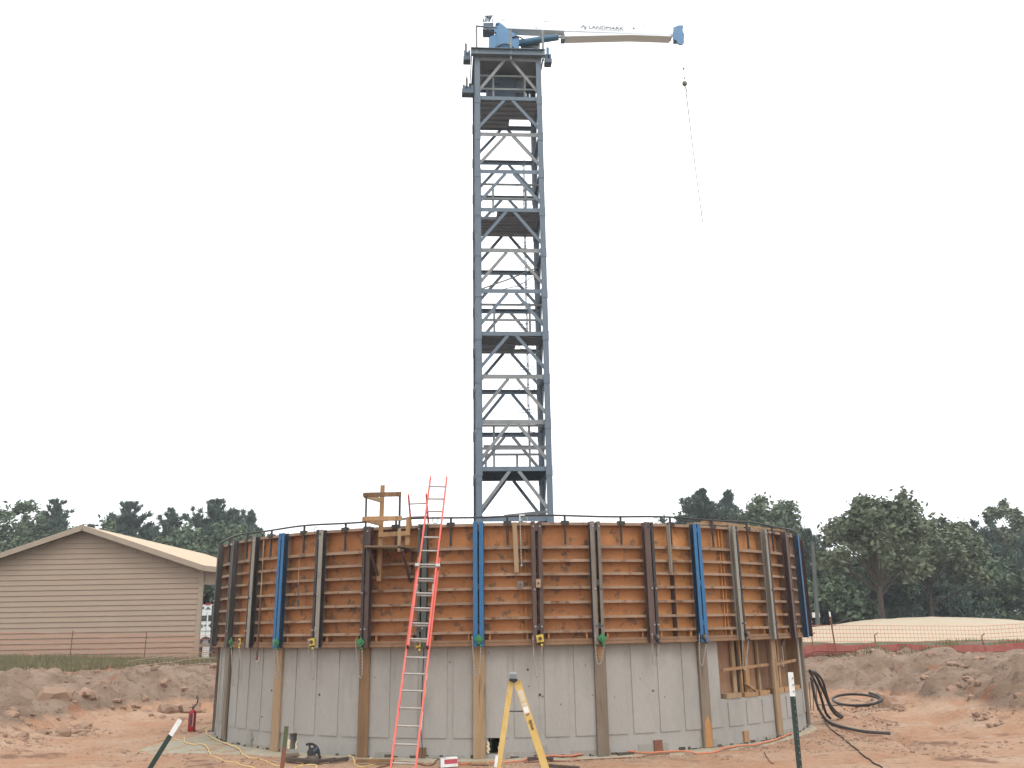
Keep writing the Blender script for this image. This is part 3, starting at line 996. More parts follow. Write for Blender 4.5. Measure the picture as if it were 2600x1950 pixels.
for px, py, kind, pyb, lab, sc in CH:
    a, z, p = onC(px, py, RIB + .145)
    t, e = frame(a)
    pm = {'g': M_GPLATE, 'y': M_YPLATE, 'd': M_DARK}[kind]
    q = thing('chain_hoist', p, lab, 'chain hoist', 'chain hoists at the feet of the strongbacks')
    s = .092 * (.75 if kind == 'd' else 1)
    rot = .78 if kind == 'g' else (.12 if kind == 'y' else .5)
    poly = [p + t * (s * sc * math.cos(rot + k * 1.5708 + .785)) + Z_ * (s * math.sin(rot + k * 1.5708 + .785)) for k in range(4)]
    MB().prism(poly, e * .02).build('plate', pm, q)
    c = p + e * .02
    MB().tube([c, c + e * .03], .034, 10).build('hub', {'g': M_GPLATE, 'y': M_BROWN, 'd': M_GREY}[kind], q)
    MB().ball(p - Z_ * .115 + t * .03 + e * .02, .024, 8, 6).build('eye', pm, q)
    zb = onC(px, pyb, RW + .1)[1]
    x = -.13 if kind != 'd' else -.10
    top2 = p + t * x * sc - e * .02 + Z_ * .06
    top1 = p + t * .035 * sc - Z_ * .13
    n = 26
    loop = []
    L = max(top1.z - zb, .15)
    for k in range(n + 1):
        u = k / n
        wv = 1 - abs(2 * u - 1) ** 3.0
        pt = top1.lerp(top2, u)
        pt.z = pt.z - wv * (pt.z - zb)
        # hang closer to the wall below the forms
        loop.append(pt - e * (.10 * wv))
    chain_mesh(MB(), loop, .0155).build('chain', M_CHAIN if kind != 'd' else M_CHAIN, q)

# chain block inside the opening
a, z, p = onC(1984, 1632, RW + .06)
t, e = frame(a)
q = thing('chain_hoist', p, 'rusty block with a pale chain loop hanging in the right half of the opening', 'chain hoist', 'chain hoists at the feet of the strongbacks')
MB().prism([p + t * -.07 + Z_ * -.03, p + t * .06 + Z_ * -.06, p + t * .06 + Z_ * .1], e * .05).build('block', M_BROWN, q)
z1 = onC(1982, 1693, RW + .06)[1]
b = p - Z_ * .06
chain_mesh(MB(), [b + t * .01, V((b.x, b.y, z1 + .12)) + t * .03, V((b.x, b.y, z1 + .02)) + t * .01, V((b.x, b.y, z1)) - t * .03, V((b.x, b.y, z1 + .04)) - t * .08, V((b.x, b.y, z1 + .15)) - t * .09], .012).build('chain', M_CHAIN, q)
# clamp pins on two strongbacks
for px, py in ((1367, 1481), (1321, 1484)):
    a, z, p = onC(px, py, RIB + (.134 if px == 1367 else .014))
    t, e = frame(a)
    q = thing('washer_plate', p, 'rusty plate washer clamped ' + ('between the brown double strongback' if px == 1367 else 'on the form below the hanging chain'), 'washer plate', 'plate washers on the forms')
    MB().obox(p, t, e, Z_, .045 if px == 1367 else .055, .012, .075 if px == 1367 else .06).build('plate', M_GREY if px == 1321 else M_W_TAN, q)
    MB().tube([p + e * .012, p + e * .03], .02, 8).build('nut', M_BROWN, q)

# sticks, chain and rope hanging on the forms
for (x0, y0), (x1, y1), lab in (((1306, 1326), (1312, 1453), 'short tan timber stick hanging on the form below the tower'), ((1695, 1334), (1704, 1453), 'weathered timber stick hanging from the rim beside a chain at the right')):
    A, B = onC(x0, y0, RIB + .05)[2], onC(x1, y1, RIB + .05)[2]
    t, e = frame(onC(x0, y0, RIB)[0])
    MB().bar(A, B, .035, .088, up=t, c=.004).build('timber_stick', M_W_TAN if x0 < 1500 else M_W_GRY, label=lab, category='timber stick')
a, z, p = onC(1320, 1312, RIB + .04)
t, e = frame(a)
q = thing('rim_chain', p, 'pale chain hung over the rim by a white hook in front of the tower foot', 'chain')
b = onC(1324, 1432, RIB + .04)[2]
chain_mesh(MB(), [p, p.lerp(b, .5), b], .013).build('links', M_CHAIN, q)
MB().tube([p + t * .2 - e * .12 + Z_ * .03, p + Z_ * .03, p - Z_ * .08], .014, 6).build('hook', M_WPAINT, q)
MB().tube([b - t * .13 + Z_ * .02, b + t * .10 - Z_ * .01], .009, 6).build('cross_bar', M_DARK, q)
MB().ball(b - Z_ * .03, .025).build('weight', M_CHAIN, q)
a, z, p = onC(1698, 1322, RIB + .07)
b = onC(1706, 1448, RIB + .085)[2]
chain_mesh(MB(), [p, p.lerp(b, .5), b], .008).build('rim_chain', M_CHAIN, label='thin chain lying along the weathered stick at the right', category='chain')
A, B, C2 = onC(670, 1372, RIB + .06)[2], onC(662, 1515, RIB + .20)[2], onC(652, 1672, RIB + .2)[2]
q = thing('hook_line', A, 'brown line with a red hook hanging down the forms left of the first blue strongback', 'hook line')
MB().tube([A, B], .012, 6).build('rope', M_W_TAN, q)
MB().tube([B, C2], .02, 6).build('rod', M_BROWN, q)
t, e = frame(-50)
hk = [C2 + Z_ * .0, C2 - Z_ * .05 + t * .01, C2 - Z_ * .09 + t * .05, C2 - Z_ * .06 + t * .085, C2 + t * .09 + Z_ * .03]
MB().tube(hk, .013, 6).build('hook', M_CHAIN, q)
MB().ball(C2, .032).build('swivel', mat('hook_red', (.16, .03, .03), (.2, .06, .05), 20, .5), q)
A, B = onC(757, 1485, RIB + .05)[2], onC(757.5, 1538, RIB + .05)[2]
q = thing('hanging_bar', A, 'short dark bar hanging on a cord before the form beside the blue strongback', 'bar')
MB().tube([A + Z_ * .5, A], .006, 5).build('cord', M_W_TAN, q)
MB().tube([A, B], .011, 6).build('rod', M_BROWN, q)
MB().tube([A.lerp(B, .72), B], .022, 8).build('weight', M_DARK, q)

# planks laid on the rim at the right
for k, (p0, p1, dz, lab) in enumerate((((1752, 1330), (1855, 1334), .02, 'short stacked plank lying on the rim above the right blue strongback'), ((1790, 1325), (1990, 1350), .05, 'long pale plank lying along the rim in front of the broad green tree'), ((1840, 1336), (2000, 1358), .0, 'second plank lying lower on the rim in front of the broad green tree'))):
    A, B = onC(*p0, RIB - .12)[2], onC(*p1, RIB - .12)[2]
    MB().bar(A, B, .2, .045, c=.004).build('rim_plank', M_W_TAN if k != 1 else M_W_NEW, label=lab, category='plank', group='planks on the form rim')

# fixtures at the foot of the wall
for px, py, w, h, m, lab, nm in ((633, 1882, .085, .17, M_CONCB, 'grey concrete stub post standing at the foot of the wall, left', 'stub_post'),
                                 (1071, 1918, .075, .13, M_W_BRN, 'brown wooden block set in the wall foot behind the red ladder', 'wood_block'),
                                 (1376, 1914, .08, .15, M_CONCB, 'grey patch plate at the wall foot beside the stepladder', 'patch_plate'),
                                 (1671, 1894, .085, .1, M_STAKEB, 'rust coloured square plate at the wall foot near the right batten', 'rust_plate'),
                                 (1894, 1870, .075, .1, M_W_NEW, 'yellow wooden block with a dark knot at the wall foot below the opening', 'wood_block')):
    a, z, p = onC(px, py, RW + .02)
    t, e = frame(a)
    mb = MB()
    mb.obox(p, t, e, Z_, w, .022, h)
    if px == 633:
        mb.obox(p + Z_ * .06, t, e, Z_, w * 1.5, .016, .02)
    if px == 1376:
        mb.obox(p - Z_ * (h + .01), t, e, Z_, w * 2, .06, .03)
    if px in (1671, 1894):
        mb.tube([p + e * .02 + Z_ * .03, p + e * .03 + Z_ * .03], .02, 8)
    mb.build(nm, m, label=lab, category=nm.replace('_', ' '))

# ================================================================== lattice tower inside the ring
TY = 26.09                                    # front face
TWd = 1.96
TX = 0.138
TB = TY + TWd                                 # rear face
XL, XR = TX - TWd / 2, TX + TWd / 2
LEVELS = [EYE + z for z in (15.93, 14.62, 13.44, 12.26, 11.08, 9.86, 8.67, 7.46, 6.27, 5.05, 3.83, 2.56, 1.33, .1, -1.13)]
tower = thing('lattice_tower', (TX, TY + TWd / 2, 0), 'tall square blue grey steel lattice tower standing inside the round forms', 'tower')
tower['base'] = list(tower.location)
LW = .15
legs = {}
for nm, x, y in (('fl', XL + LW / 2, TY + LW / 2), ('fr', XR - LW / 2, TY + LW / 2), ('bl', XL + LW / 2, TB - LW / 2), ('br', XR - LW / 2, TB - LW / 2)):
    mb = MB()
    # corner angle: two legs of an L
    sx, sy = (1 if x < TX else -1), (1 if y < TY + 1 else -1)
    mb.box((x - LW / 2, y - sy * LW / 2 - .007, 0), (x + LW / 2, y - sy * LW / 2 + .007, LEVELS[0] + .2)) if sy else 0
    mb.box((x - sx * LW / 2 - .007, y - LW / 2 + .008, 0), (x - sx * LW / 2 + .007, y + LW / 2 - .008, LEVELS[0] + .2))
    for z in LEVELS[1:-1]:                    # splice plates at the joints
        mb.obox((x, y - sy * (LW / 2 + .012), z - .05), X_, Y_, Z_, LW / 2 + .012, .006, .13)
        mb.obox((x - sx * (LW / 2 + .012), y, z - .05), X_, Y_, Z_, .006, LW / 2 - .012, .13)
    mb.build('leg', M_TOWER, tower)


def face(p0, p1, inw, light):
    """one side of the tower: beam and inverted V bracing in every bay; inw points inwards"""
    p0, p1 = V(p0), V(p1)
    d = (p1 - p0).normalized()
    for k, z in enumerate(LEVELS[:-2]):
        m = M_GALV if light(k) else M_TOWER
        off = inw * .03
        mb = MB()
        a, b = p0 + d * .13 + off + Z_ * z, p1 - d * .13 + off + Z_ * z
        mb.obox((a + b) / 2, d, inw, Z_, (b - a).length / 2, .006, .058)
        mb.obox((a + b) / 2 + inw * .05 + Z_ * .052, d, inw, Z_, (b - a).length / 2, .044, .006)
        mb.build('beam', m, tower)
        if k < len(LEVELS) - 1:
            zn = LEVELS[k + 1]
            mid = (a + b) / 2
            m2 = M_GALV if light(k + .5) else M_TOWER
            for sg in (-1, 1):
                top = mid + d * sg * .115 - Z_ * .05 + inw * .012
                bot = (b if sg > 0 else a) + d * sg * .05 + inw * .012
                bot.z = zn + .20
                MB().bar(top, bot, .085, .02, up=inw).build('brace', m2, tower)


tower.rotation_euler.z = R_(4.0)              # the tower stands slightly turned
tower.location.x -= .062
galv = {0, .5, 2, 2.5, 5, 5.5, 8, 8.5, 9, 9.5, 10.5}
face((XL, TY, 0), (XR, TY, 0), Y_, lambda k: k in galv)
face((XL, TB, 0), (XR, TB, 0), -Y_, lambda k: k in {4, 6.5, 7, 9.5})
face((XL, TY, 0), (XL, TB, 0), X_, lambda k: False)
face((XR, TY, 0), (XR, TB, 0), -X_, lambda k: False)


def deck(z, x0, x1, y0, y1, m=M_DECK):
    """platform of boards on joists: each board its own piece"""
    n = max(2, int((y1 - y0) / .24))
    w = (y1 - y0) / n
    for i in range(n):
        mb = MB()
        mb.box((x0, y0 + w * i + .008, z), (x1, y0 + w * (i + 1) - .008, z + .035))
        mb.box((x0, y0 + w * i + .008, z - .05), (x1, y0 + w * i + .03, z - .001))
        mb.build('deck_plank', m, tower)


def rails(z, posts, zs, y, x0, x1, m=M_GALV):
    for px in posts:
        MB().box((px - .028, y - .02, z), (px + .028, y + .02, z + zs[-1] + .03)).build('rail_post', m, tower)
    for h in zs:
        mb = MB()
        mb.box((x0, y - .045, z + h - .03), (x1, y - .022, z + h + .03))
        mb.build('hand_rail', m, tower)


ix0, ix1, iy0, iy1 = XL + .12, XR - .12, TY + .14, TB - .12
deck(LEVELS[1] - .02, ix0, ix1, iy0, TY + 1.30)
deck(LEVELS[1] - .02, ix0, TX + .12, TY + 1.31, iy1)
deck(LEVELS[4] - .02, ix0 + .5, ix1, iy0, TY + .55)
deck(LEVELS[4] - .02, ix0, ix1, TY + .56, iy1)
deck(LEVELS[7] - .02, ix0, ix1, iy0, TY + 1.2)
deck(LEVELS[7] - .02, ix0, TX + .18, TY + 1.21, iy1)
deck(LEVELS[10] - .02, ix0, ix1, iy0, iy1, M_MACH)
for lv, pz in ((4, (TX - .46, TX + .48)), (7, (TX - .46, TX + .52)), (10, (TX - .5, TX + .44)), (1, (TX - .42, TX + .52))):
    z = LEVELS[lv] + .05
    rails(z, pz, (.42, .86) if lv != 10 else (.52, 1.13), TY + .35, ix0, ix1)
rails(LEVELS[10] + .05, (TX - .66, TX + .2), (.56,), TB - .4, ix0, ix1)
MB().bar((TX - .75, TY + .95, LEVELS[9] - .5), (XR - .05, TY + .95, LEVELS[9] - .52), .09, .10).build('loose_beam', M_GALV, tower)
# slim sloping rods in one bay and a long beam lying across the foot
mb = MB()
mb.tube([(ix0, TY + 1.0, LEVELS[6] + .35), (TX + .1, TY + 1.0, LEVELS[6] + .72), (ix1, TY + 1.1, LEVELS[5] - .1)], .02, 6)
mb.tube([(ix0, TY + 1.2, LEVELS[6] + .28), (TX + .3, TY + 1.2, LEVELS[6] + .55), (ix1, TY + 1.2, LEVELS[5] - .25)], .012, 6)
mb.build('sway_rod', M_GALV, tower)
zf = onY(1300, 1300, TY + .6).z
MB().bar(onY(1285, 1311, TY + .7), onY(1396, 1298, TY + .7), .1, .07).build('foot_beam', M_GALV, tower)
MB().bar(onY(1225, 1318, TY + .3), onY(1398, 1313, TY + .3), .1, .09).build('foot_beam', M_GALV, tower)
# climbing ladders in the left front and right rear corners
for lx, ly, z0, z1 in ((ix0 + .03, TY + .62, 0, LEVELS[5]), (XR - .42, TB - .22, LEVELS[9], LEVELS[2]), (ix0 + .05, TY + .55, LEVELS[10], LEVELS[3])):
    for s in (-.1, .1):
        MB().bar((lx, ly + s * 2, z0), (lx, ly + s * 2, z1), .022, .022).build('ladder_rail', M_TOWER, tower)
    mb = MB()
    for z in np.arange(z0 + .2, z1, .3):
        mb.tube([(lx, ly - .2, z), (lx, ly + .2, z)], .01, 5)
    mb.build('ladder_rung', M_TOWER, tower)
# cage bars by the right rear ladder
for z in np.arange(LEVELS[9], LEVELS[2], .62):
    pts = [(XR - .42 + .22 * math.cos(u) - .05, TB - .32 + .24 * math.sin(u), z) for u in np.linspace(0, 6.28, 13)]
    MB().tube(pts, .009, 4, cap=False).build('cage_hoop', M_TOWER, tower)
# power units under the crane
z = LEVELS[1]
MB().box((TX - .58, TY + .85, z + .48), (TX + .28, TY + 1.6, z + 1.22)).build('power_unit', M_MACH, tower)
MB().box((TX - .80, TY + 1.0, z + .05), (TX - .5, TY + 1.5, z + .62)).build('power_unit', M_MACH, tower)
MB().box((TX - .05, TY + 1.05, z + .78), (TX + .62, TY + 1.5, z + 1.2)).build('fuel_tank', M_DECK, tower)
MB().box((TX - .4, TY + .9, z + .04), (TX + .4, TY + 1.4, z + .30)).build('fuel_tank', M_MACH, tower)
for xx, yy, rr, hh in ((.5, .6, .06, .62), (.62, .8, .045, .5), (.38, 1.1, .07, .45), (.70, 1.3, .05, .9)):
    MB().tube([(TX + xx, TY + yy, z + .04), (TX + xx, TY + yy, z + hh)], rr, 8).build('gas_bottle', M_MACH, tower)
MB().tube([(TX - .8, TY + .5, z + .1), (TX - .85, TY + .5, z + .7), (TX - .62, TY + .55, z + 1.2), (TX - .35, TY + .6, z + 1.28)], .028, 6).build('hydraulic_hose', M_MACH, tower)
MB().tube([(TX - .8, TY + .6, z + .5), (TX - .6, TY + .6, z + .72), (TX - .6, TY + .6, z + 1.2)], .012, 6).build('hydraulic_hose', M_MACH, tower)
# head frame: deep girders and corner brackets with jack cylinders
zt, zb = LEVELS[0] + .25, LEVELS[0] + .075
for y in (TY - .10, TB + .05):
    mb = MB()
    mb.box((XL - .12, y, zb), (XR + .12, y + .02, zt))
    mb.box((XL - .12, y - .07, zb - .02), (XR + .12, y + .09, zb - .002))
    mb.box((XL - .12, y - .07, zt + .002), (XR + .12, y + .09, zt + .02))
    mb.build('head_girder', M_TOWER, tower)
for x in (XL - .10, XR + .08):
    MB().box((x, TY + .02, zb), (x + .02, TB + .02, zt)).build('head_girder', M_MACH, tower)
MB().box((XL - .05, TY + .1, zt - .1), (XR + .05, TB, zt - .05)).build('top_deck', M_DECK, tower)
for nm, x0, x1, z0, z1 in (('a', XL - .34, XL - .125, zb - .16, zb + .20), ('b', XR + .125, XR + .33, zb - .18, zb + .14), ('c', XL - .38, XL - .04, LEVELS[1] + .12, LEVELS[1] + .42)):
    mb = MB()
    mb.box((x0, TY - .05, z0), (x1, TY + .25, z0 + .13))
    mb.box((x0 + .02, TY + .02, z0 + .132), (x0 + .09, TY + .2, z1))
    mb.box((x1 - .07, TY + .02, z0 + .132), (x1 - .01, TY + .2, z1))
    mb.box((x0 + .092, TY + .12, z0 + .132), (x1 - .072, TY + .2, z1))
    br = mb.build('jack_bracket', M_MACH, tower)
    xm = (x0 + x1) / 2 - (.03 if nm != 'b' else -.0)
    mb = MB()
    mb.tube([(xm, TY + .08, z1 - .02), (xm, TY + .08, z1 + .24)], .034 if nm != 'b' else .042, 8)
    mb.tube([(xm, TY + .08, z1 + .22), (xm, TY + .08, z1 + .34)], .016 if nm != 'b' else .008, 6)
    mb.build('jack_cylinder', M_GREY if nm != 'b' else M_CRANE, br)
# railing on top: two corner posts, a middle post and a thin rail on the left
for px, pt, pb in ((1209, 68, 140), (1296.5, 75, 152), (1379, 75, 150)):
    A, B = onY(px, pb, TY - .08), onY(px, pt, TY - .08)
    MB().box((A.x - .03, TY - .11, A.z), (A.x + .03, TY - .05, B.z)).build('top_post', M_GALV, tower)
A, B = onY(1209, 69.5, TY - .08), onY(1262, 71, TY - .08)
MB().bar(A, B, .05, .035).build('top_rail', M_TOWER, tower)

# ================================================================== crane on the head of the tower
CYc = TY + .55
cr = thing('boom_crane', (TX, CYc, zt), 'white boom crane with blue turret sitting on top of the lattice tower', 'crane')
P = lambda x, y, d=0.0: onY(x, y, CYc + d)
# turret body
poly = [P(1243, 128), P(1241, 98), P(1246, 92), P(1258, 87), P(1254, 74), P(1259, 60), P(1264, 57), P(1270, 58), P(1290, 74), P(1305, 84), P(1318, 96), P(1318, 110), P(1314, 128)]
MB().prism(poly, (0, .05, 0)).build('turret_cheek', M_CRANE, cr)
MB().prism([v + V((0, .44, 0)) for v in poly], (0, .05, 0)).build('turret_cheek', M_CRANE, cr)
MB().prism([P(1244, 127, .052), P(1244, 99, .052), P(1262, 88, .052), P(1314, 99, .052), P(1314, 127, .052)], (0, .386, 0)).build('turret', M_CRANE, cr)
tr = MB().prism([P(1241, 126, -.02), P(1241.5, 98, -.02), P(1258, 90, -.02), P(1261, 118, -.02), P(1252, 127, -.02)], (0, -.06, 0)).build('turret_cheek', M_CRANE, cr)
pts = [P(1249 + 66 * i / 14, 130 - 18.5 * math.sin(math.pi * i / 14), -.05) for i in range(15)]
MB().tube(pts, .028, 6).build('hose_arch', M_MACH, cr)
mb = MB()
c = V((TX, CYc + .35, zt))
mb.tube([c + Z_ * -.02, c + Z_ * .14], .62, 24)
mb.build('slew_ring', M_MACH, cr)
MB().box((P(1322, 118).x, CYc + .1, P(1338, 132).z), (P(1355, 118).x, CYc + .6, P(1338, 117).z)).build('counter_box', M_MACH, cr)
MB().prism([P(1322, 112, .2), P(1372, 103, .2), P(1366, 122, .2), P(1324, 118, .2)], (0, .4, 0)).build('counter_panel', M_GALV, cr)
# boom: long white box, deeper belly from the cylinder pin to the tip
YB = CYc + .065
Q = lambda x, y, d=0.0: onY(x, y, YB + d)
W_ = .36
tl, trp, brp, bl = Q(1262, 44), Q(1708, 63), Q(1708, 89), Q(1262, 71)
bm = MB().prism([tl, trp, brp, bl], (0, W_, 0)).build('boom', M_WHITE, cr)
bel = MB().prism([Q(1432, 80.2, -.012), Q(1606, 86, -.012), Q(1704, 89.5, -.012), Q(1704, 92, -.012), Q(1602, 88.5, -.012), Q(1434, 92.5, -.012)], (0, W_ + .024, 0)).build('boom_belly', M_WHITE, cr)
# tip head: blue cheek plates and a sheave
tip = MB()
for d0 in (-.03, W_ - .01):
    tip.prism([Q(1710, 66, d0), Q(1712, 69, d0), Q(1722, 64, d0), Q(1736, 64, d0), Q(1733, 78, d0), Q(1738, 86, d0), Q(1736, 110, d0), Q(1729, 113, d0), Q(1722, 110, d0), Q(1718, 102, d0), Q(1709, 100, d0)], (0, .04, 0))
tip.box((Q(1711, 66).x, YB + .012, Q(1722, 96).z), (Q(1733, 66).x, YB + W_ - .012, Q(1722, 72).z))
th = tip.build('tip_head', M_CRANE, cr)
MB().tube([Q(1728, 106, .04), Q(1728, 106, W_ - .04)], .11, 14).build('sheave', M_MACH, th)
# lift cylinder and its bright rod
MB().tube([P(1316, 109.5, .1), P(1417, 94, .1)], .105, 12).build('lift_cylinder', M_CYL, cr)
MB().tube([P(1416, 94.2, .1), P(1427, 92.6, .1)], .045, 10).build('cylinder_rod', M_CHROME, cr)
MB().box((P(1424, 90).x, CYc - .02, P(1429, 100).z), (P(1434, 90).x, CYc + .24, P(1429, 90).z)).build('rod_pin_block', M_GALV, cr)
MB().tube([P(1300, 95, -.03), P(1312, 92, -.03), P(1322, 95, -.03), P(1330, 101, -.03)], .02, 6).build('hydraulic_hose', M_BLACK, cr)
mb = MB()
mb.tube([P(1238, 73, -.03), P(1243, 80, -.03), P(1252, 84, -.03), P(1260, 83, -.03)], .022, 6)
mb.build('hydraulic_hose', M_BLACK, cr)
MB().tube([P(1262, 62, -.02), P(1262, 62, .02)], .05, 10).build('pivot_pin', M_CYL, cr)
# winch basket at the rear end with a tangle of hoses
mb = MB()
a, b = P(1227, 73, .05), P(1253, 56, .05)
mb.box((a.x, CYc + .05, a.z), (b.x, CYc + .45, b.z - .02))
mb.box((a.x - .02, CYc + .04, a.z - .05), (b.x + .02, CYc + .46, a.z - .002))
mb.build('winch_basket', M_MACH, cr)
mb = MB()
r2 = random.Random(4)
for k in range(9):
    x0, y0 = 1230 + 14 * r2.random(), 55
    pts = [P(x0, y0, .2), P(x0 + r2.uniform(-2, 4), y0 - 7 - 5 * r2.random(), .2 + .1 * r2.random()), P(x0 + r2.uniform(-4, 8), y0 - 12 - 6 * r2.random(), .25), P(x0 + r2.uniform(0, 12), y0 - 8 - 8 * r2.random(), .2)]
    mb.tube(pts, .014, 5)
mb.tube([P(1228, 56, .1), P(1227.5, 48, .1)], .02, 5)
mb.tube([P(1251, 56, .1), P(1251, 47, .1)], .015, 5)
mb.build('hose_tangle', M_MACH, cr)
# mark and lettering on the boom side
mark = MB()
zd = (0, -.004, 0)
mark.prism([Q(1474, 70, -.002), Q(1481, 64.2, -.002), Q(1488, 69.3, -.002), Q(1486.4, 70.5, -.002), Q(1481, 66.8, -.002), Q(1476.5, 70.4, -.002)], zd)
mark.prism([Q(1486.6, 68.6, -.002), Q(1489.6, 70.3, -.002), Q(1485, 75, -.002), Q(1483.4, 74, -.002)], zd)
mark.build('boom_mark', M_INK, cr)


def lettering(txt, name, m, p0, p1, height, nrm, parent, stretch=True, ext=.003):
    """flat text from p0 towards p1 on a surface whose outward normal is nrm"""
    cu = bpy.data.curves.new(name, 'FONT')
    cu.body = txt
    cu.size = 1
    cu.extrude = ext
    cu.materials.append(m)
    o = bpy.data.objects.new(name, cu)
    tmp = COL.objects
    tmp.link(o)
    bpy.context.view_layer.update()
    w = max(o.dimensions.x, 1e-3)
    dg = bpy.context.evaluated_depsgraph_get()
    me = bpy.data.meshes.new_from_object(o.evaluated_get(dg))
    tmp.unlink(o)
    p0, p1, nrm = V(p0), V(p1), V(nrm).normalized()
    dx = (p1 - p0).normalized()
    dyv = nrm.cross(dx).normalized()
    sx = (p1 - p0).length / w
    sy = height / .70
    M = Matrix.Identity(4)
    for i in range(3):
        M[i][0], M[i][1], M[i][2], M[i][3] = dx[i] * sx, dyv[i] * sy, nrm[i], p0[i]
    me.transform(M)
    if not me.materials:
        me.materials.append(m)
    return link(bpy.data.objects.new(name, me), parent)


lettering('LANDMARK', 'boom_lettering', M_INK, Q(1494, 72.3, -.003), Q(1582, 76, -.003), .10, (0, -1, 0), cr)
mb = MB()                                     # second line: too faint and small to read, only its dashes show
x = 1513
while x < 1579:
    w = 2.2 + 3 * r2.random()
    y = 74.8 + (x - 1513) * .045
    mb.prism([Q(x, y, -.002), Q(x + w, y + .1, -.002), Q(x + w, y + 1.3, -.002), Q(x, y + 1.2, -.002)], zd)
    x += w + 1.1
mb.build('faint_line', M_INK2, cr)
mb = MB()
for x, y, w in ((1273, 50, 10), (1381, 53.3, 12), (1358, 70, 8), (1297, 65.5, 4), (1632, 64.8, 5), (1700, 86.5, 5)):
    mb.prism([Q(x, y, -.002), Q(x + w, y + .3, -.002), Q(x + w, y + 1.5, -.002), Q(x, y + 1.2, -.002)], zd)
mb.build('faint_decal', M_INK2, cr)
MB().tube([Q(1609, 72, .01), Q(1609, 72, -.012)], .025, 10).build('plug', M_INK, cr)

# hoist line with headache ball, hanging from the tip
top = Q(1730, 106, W_ / 2)
q = thing('hoist_line', top, 'thin hoist line with a round steel ball hanging plumb from the boom tip', 'hoist line')
zz = lambda y: onY(1745, y, YB + W_ / 2).z
MB().tube([top, V((top.x, top.y, zz(170)))], .008, 5).build('wire', M_GALV, q)
MB().ball((top.x, top.y, zz(174)), .035).build('swivel', M_GREY, q)
MB().tube([(top.x, top.y, zz(178)), (top.x, top.y, zz(196)), (top.x, top.y, zz(200))], .03, 6, radii=[.008, .014, .028]).build('shackle', M_GREY, q)
MB().ball((top.x, top.y, zz(212)), .078, 14, 10, 1.12).build('ball', M_GREY, q)
MB().tube([(top.x, top.y, zz(219)), (top.x + .02, top.y, zz(225)), (top.x + .05, top.y, zz(230)), (top.x + .02, top.y, zz(234))], .016, 6).build('hook', M_GREY, q)
MB().tube([(top.x + .02, top.y, zz(234)), (top.x + .10, top.y, zz(400)), (top.x + .20, top.y, zz(566))], .006, 5, radii=[.015, .012, .012]).build('tag_line', M_GALV, q)
MB().tube([(top.x + .10, top.y, zz(395)), (top.x + .105, top.y, zz(408))], .013, 5).build('knot', M_GREY, q)
MB().tube([(top.x + .184, top.y, zz(533)), (top.x + .195, top.y, zz(556))], .012, 5).build('knot', M_GREY, q)
# slack lines beside the tower
for pts, lab in (([(1411, 868), (1417, 990), (1427, 1130), (1434, 1215), (1435.5, 1316)], 'slack thin line hanging just right of the lattice tower'), ([(1189, 760), (1186, 960), (1184, 1150), (1182, 1330)], 'very faint thin line hanging just left of the lattice tower')):
    MB().tube([onY(x, y, TY - 1.5) for x, y in pts], .0035, 4).build('slack_line', M_GALV, label=lab, category='line')

# ================================================================== red extension ladder
LD = V((0.05689, 0.50856, 0.85914)).normalized()
L0 = V((-1.6173, 18.3493, -.4977 + EYE))
LN = V((0, -.8606, .5093))
LN = (LN - LD * LN.dot(LD)).normalized()
LXa = LD.cross(LN).normalized()
if LXa.x < 0:
    LXa = -LXa
LXa = (LXa + Z_ * .012).normalized()
fp = .2987
lad = thing('extension_ladder', L0 - LD * 2.05, 'long red orange extension ladder leaning on the forms', 'ladder')


def ladder_rails(root, base, s0, s1, w0, w1, m, wr=.024, hr=.06):
    for sg in (-1, 1):
        A, B = base + LD * s0 + LXa * sg * w0, base + LD * s1 + LXa * sg * w1
        mb = MB()
        mb.bar(A, B, wr * .45, hr, up=LN, c=.002)
        mb.bar(A - LXa * sg * wr * .5 + LN * hr * .45, B - LXa * sg * wr * .5 + LN * hr * .45, wr, hr * .1, up=LN)
        mb.bar(A - LXa * sg * wr * .5 - LN * hr * .45, B - LXa * sg * wr * .5 - LN * hr * .45, wr, hr * .1, up=LN)
        mb.build('rail', m, root)


def rung(root, base, s, w):
    c = base + LD * s
    MB().tube([c - LXa * w, c + LXa * w], .0165, 8).build('rung', M_ALU, root)


ladder_rails(lad, L0, -2.06, 1.98, .205, .205, M_ORANGE)
for k in range(-6, 7):
    rung(lad, L0, k * fp, .195)
FB = L0 + LN * .07
s_f = 1.0155 * fp
ladder_rails(lad, FB, s_f - .14, s_f + 11 * fp + .24, .172, .172, M_ORANGE)
for k in range(12):
    rung(lad, FB, s_f + k * fp, .162)
for sg in (-1, 1):                            # guide brackets, rung locks, feet
    c = FB + LD * 1.76 + LXa * sg * .19
    MB().obox(c, LD, LXa, LN, .03, .04, .055).build('guide_bracket', M_ALU, lad)
    c = FB + LD * 1.18 + LXa * sg * .15
    MB().bar(c, c + LD * .2 + LXa * -sg * .01, .02, .03).build('rung_lock', M_ALU, lad)
    c = L0 - LD * 2.06 + LXa * sg * .205
    MB().obox(c, LD, LXa, LN, .05, .03, .045).build('foot', M_BLACK, lad)
    c = FB + LD * (s_f - .15) + LXa * sg * .172
    MB().obox(c, LD, LXa, LN, .012, .02, .042).build('end_cap', M_BLACK, lad)
rp = [L0 + LD * (1.78 - .25 * k) + LXa * (.165 + .012 * math.sin(k * 2.3)) + LN * .03 for k in range(8)]
MB().tube([L0 + LD * 2.4 - LXa * .15 + LN * .08, L0 + LD * 1.9 - LXa * .18 + LN * .12, L0 + LD * 1.6 - LXa * .16 + LN * .1], .006, 5).build('rope', M_W_NEW, lad)
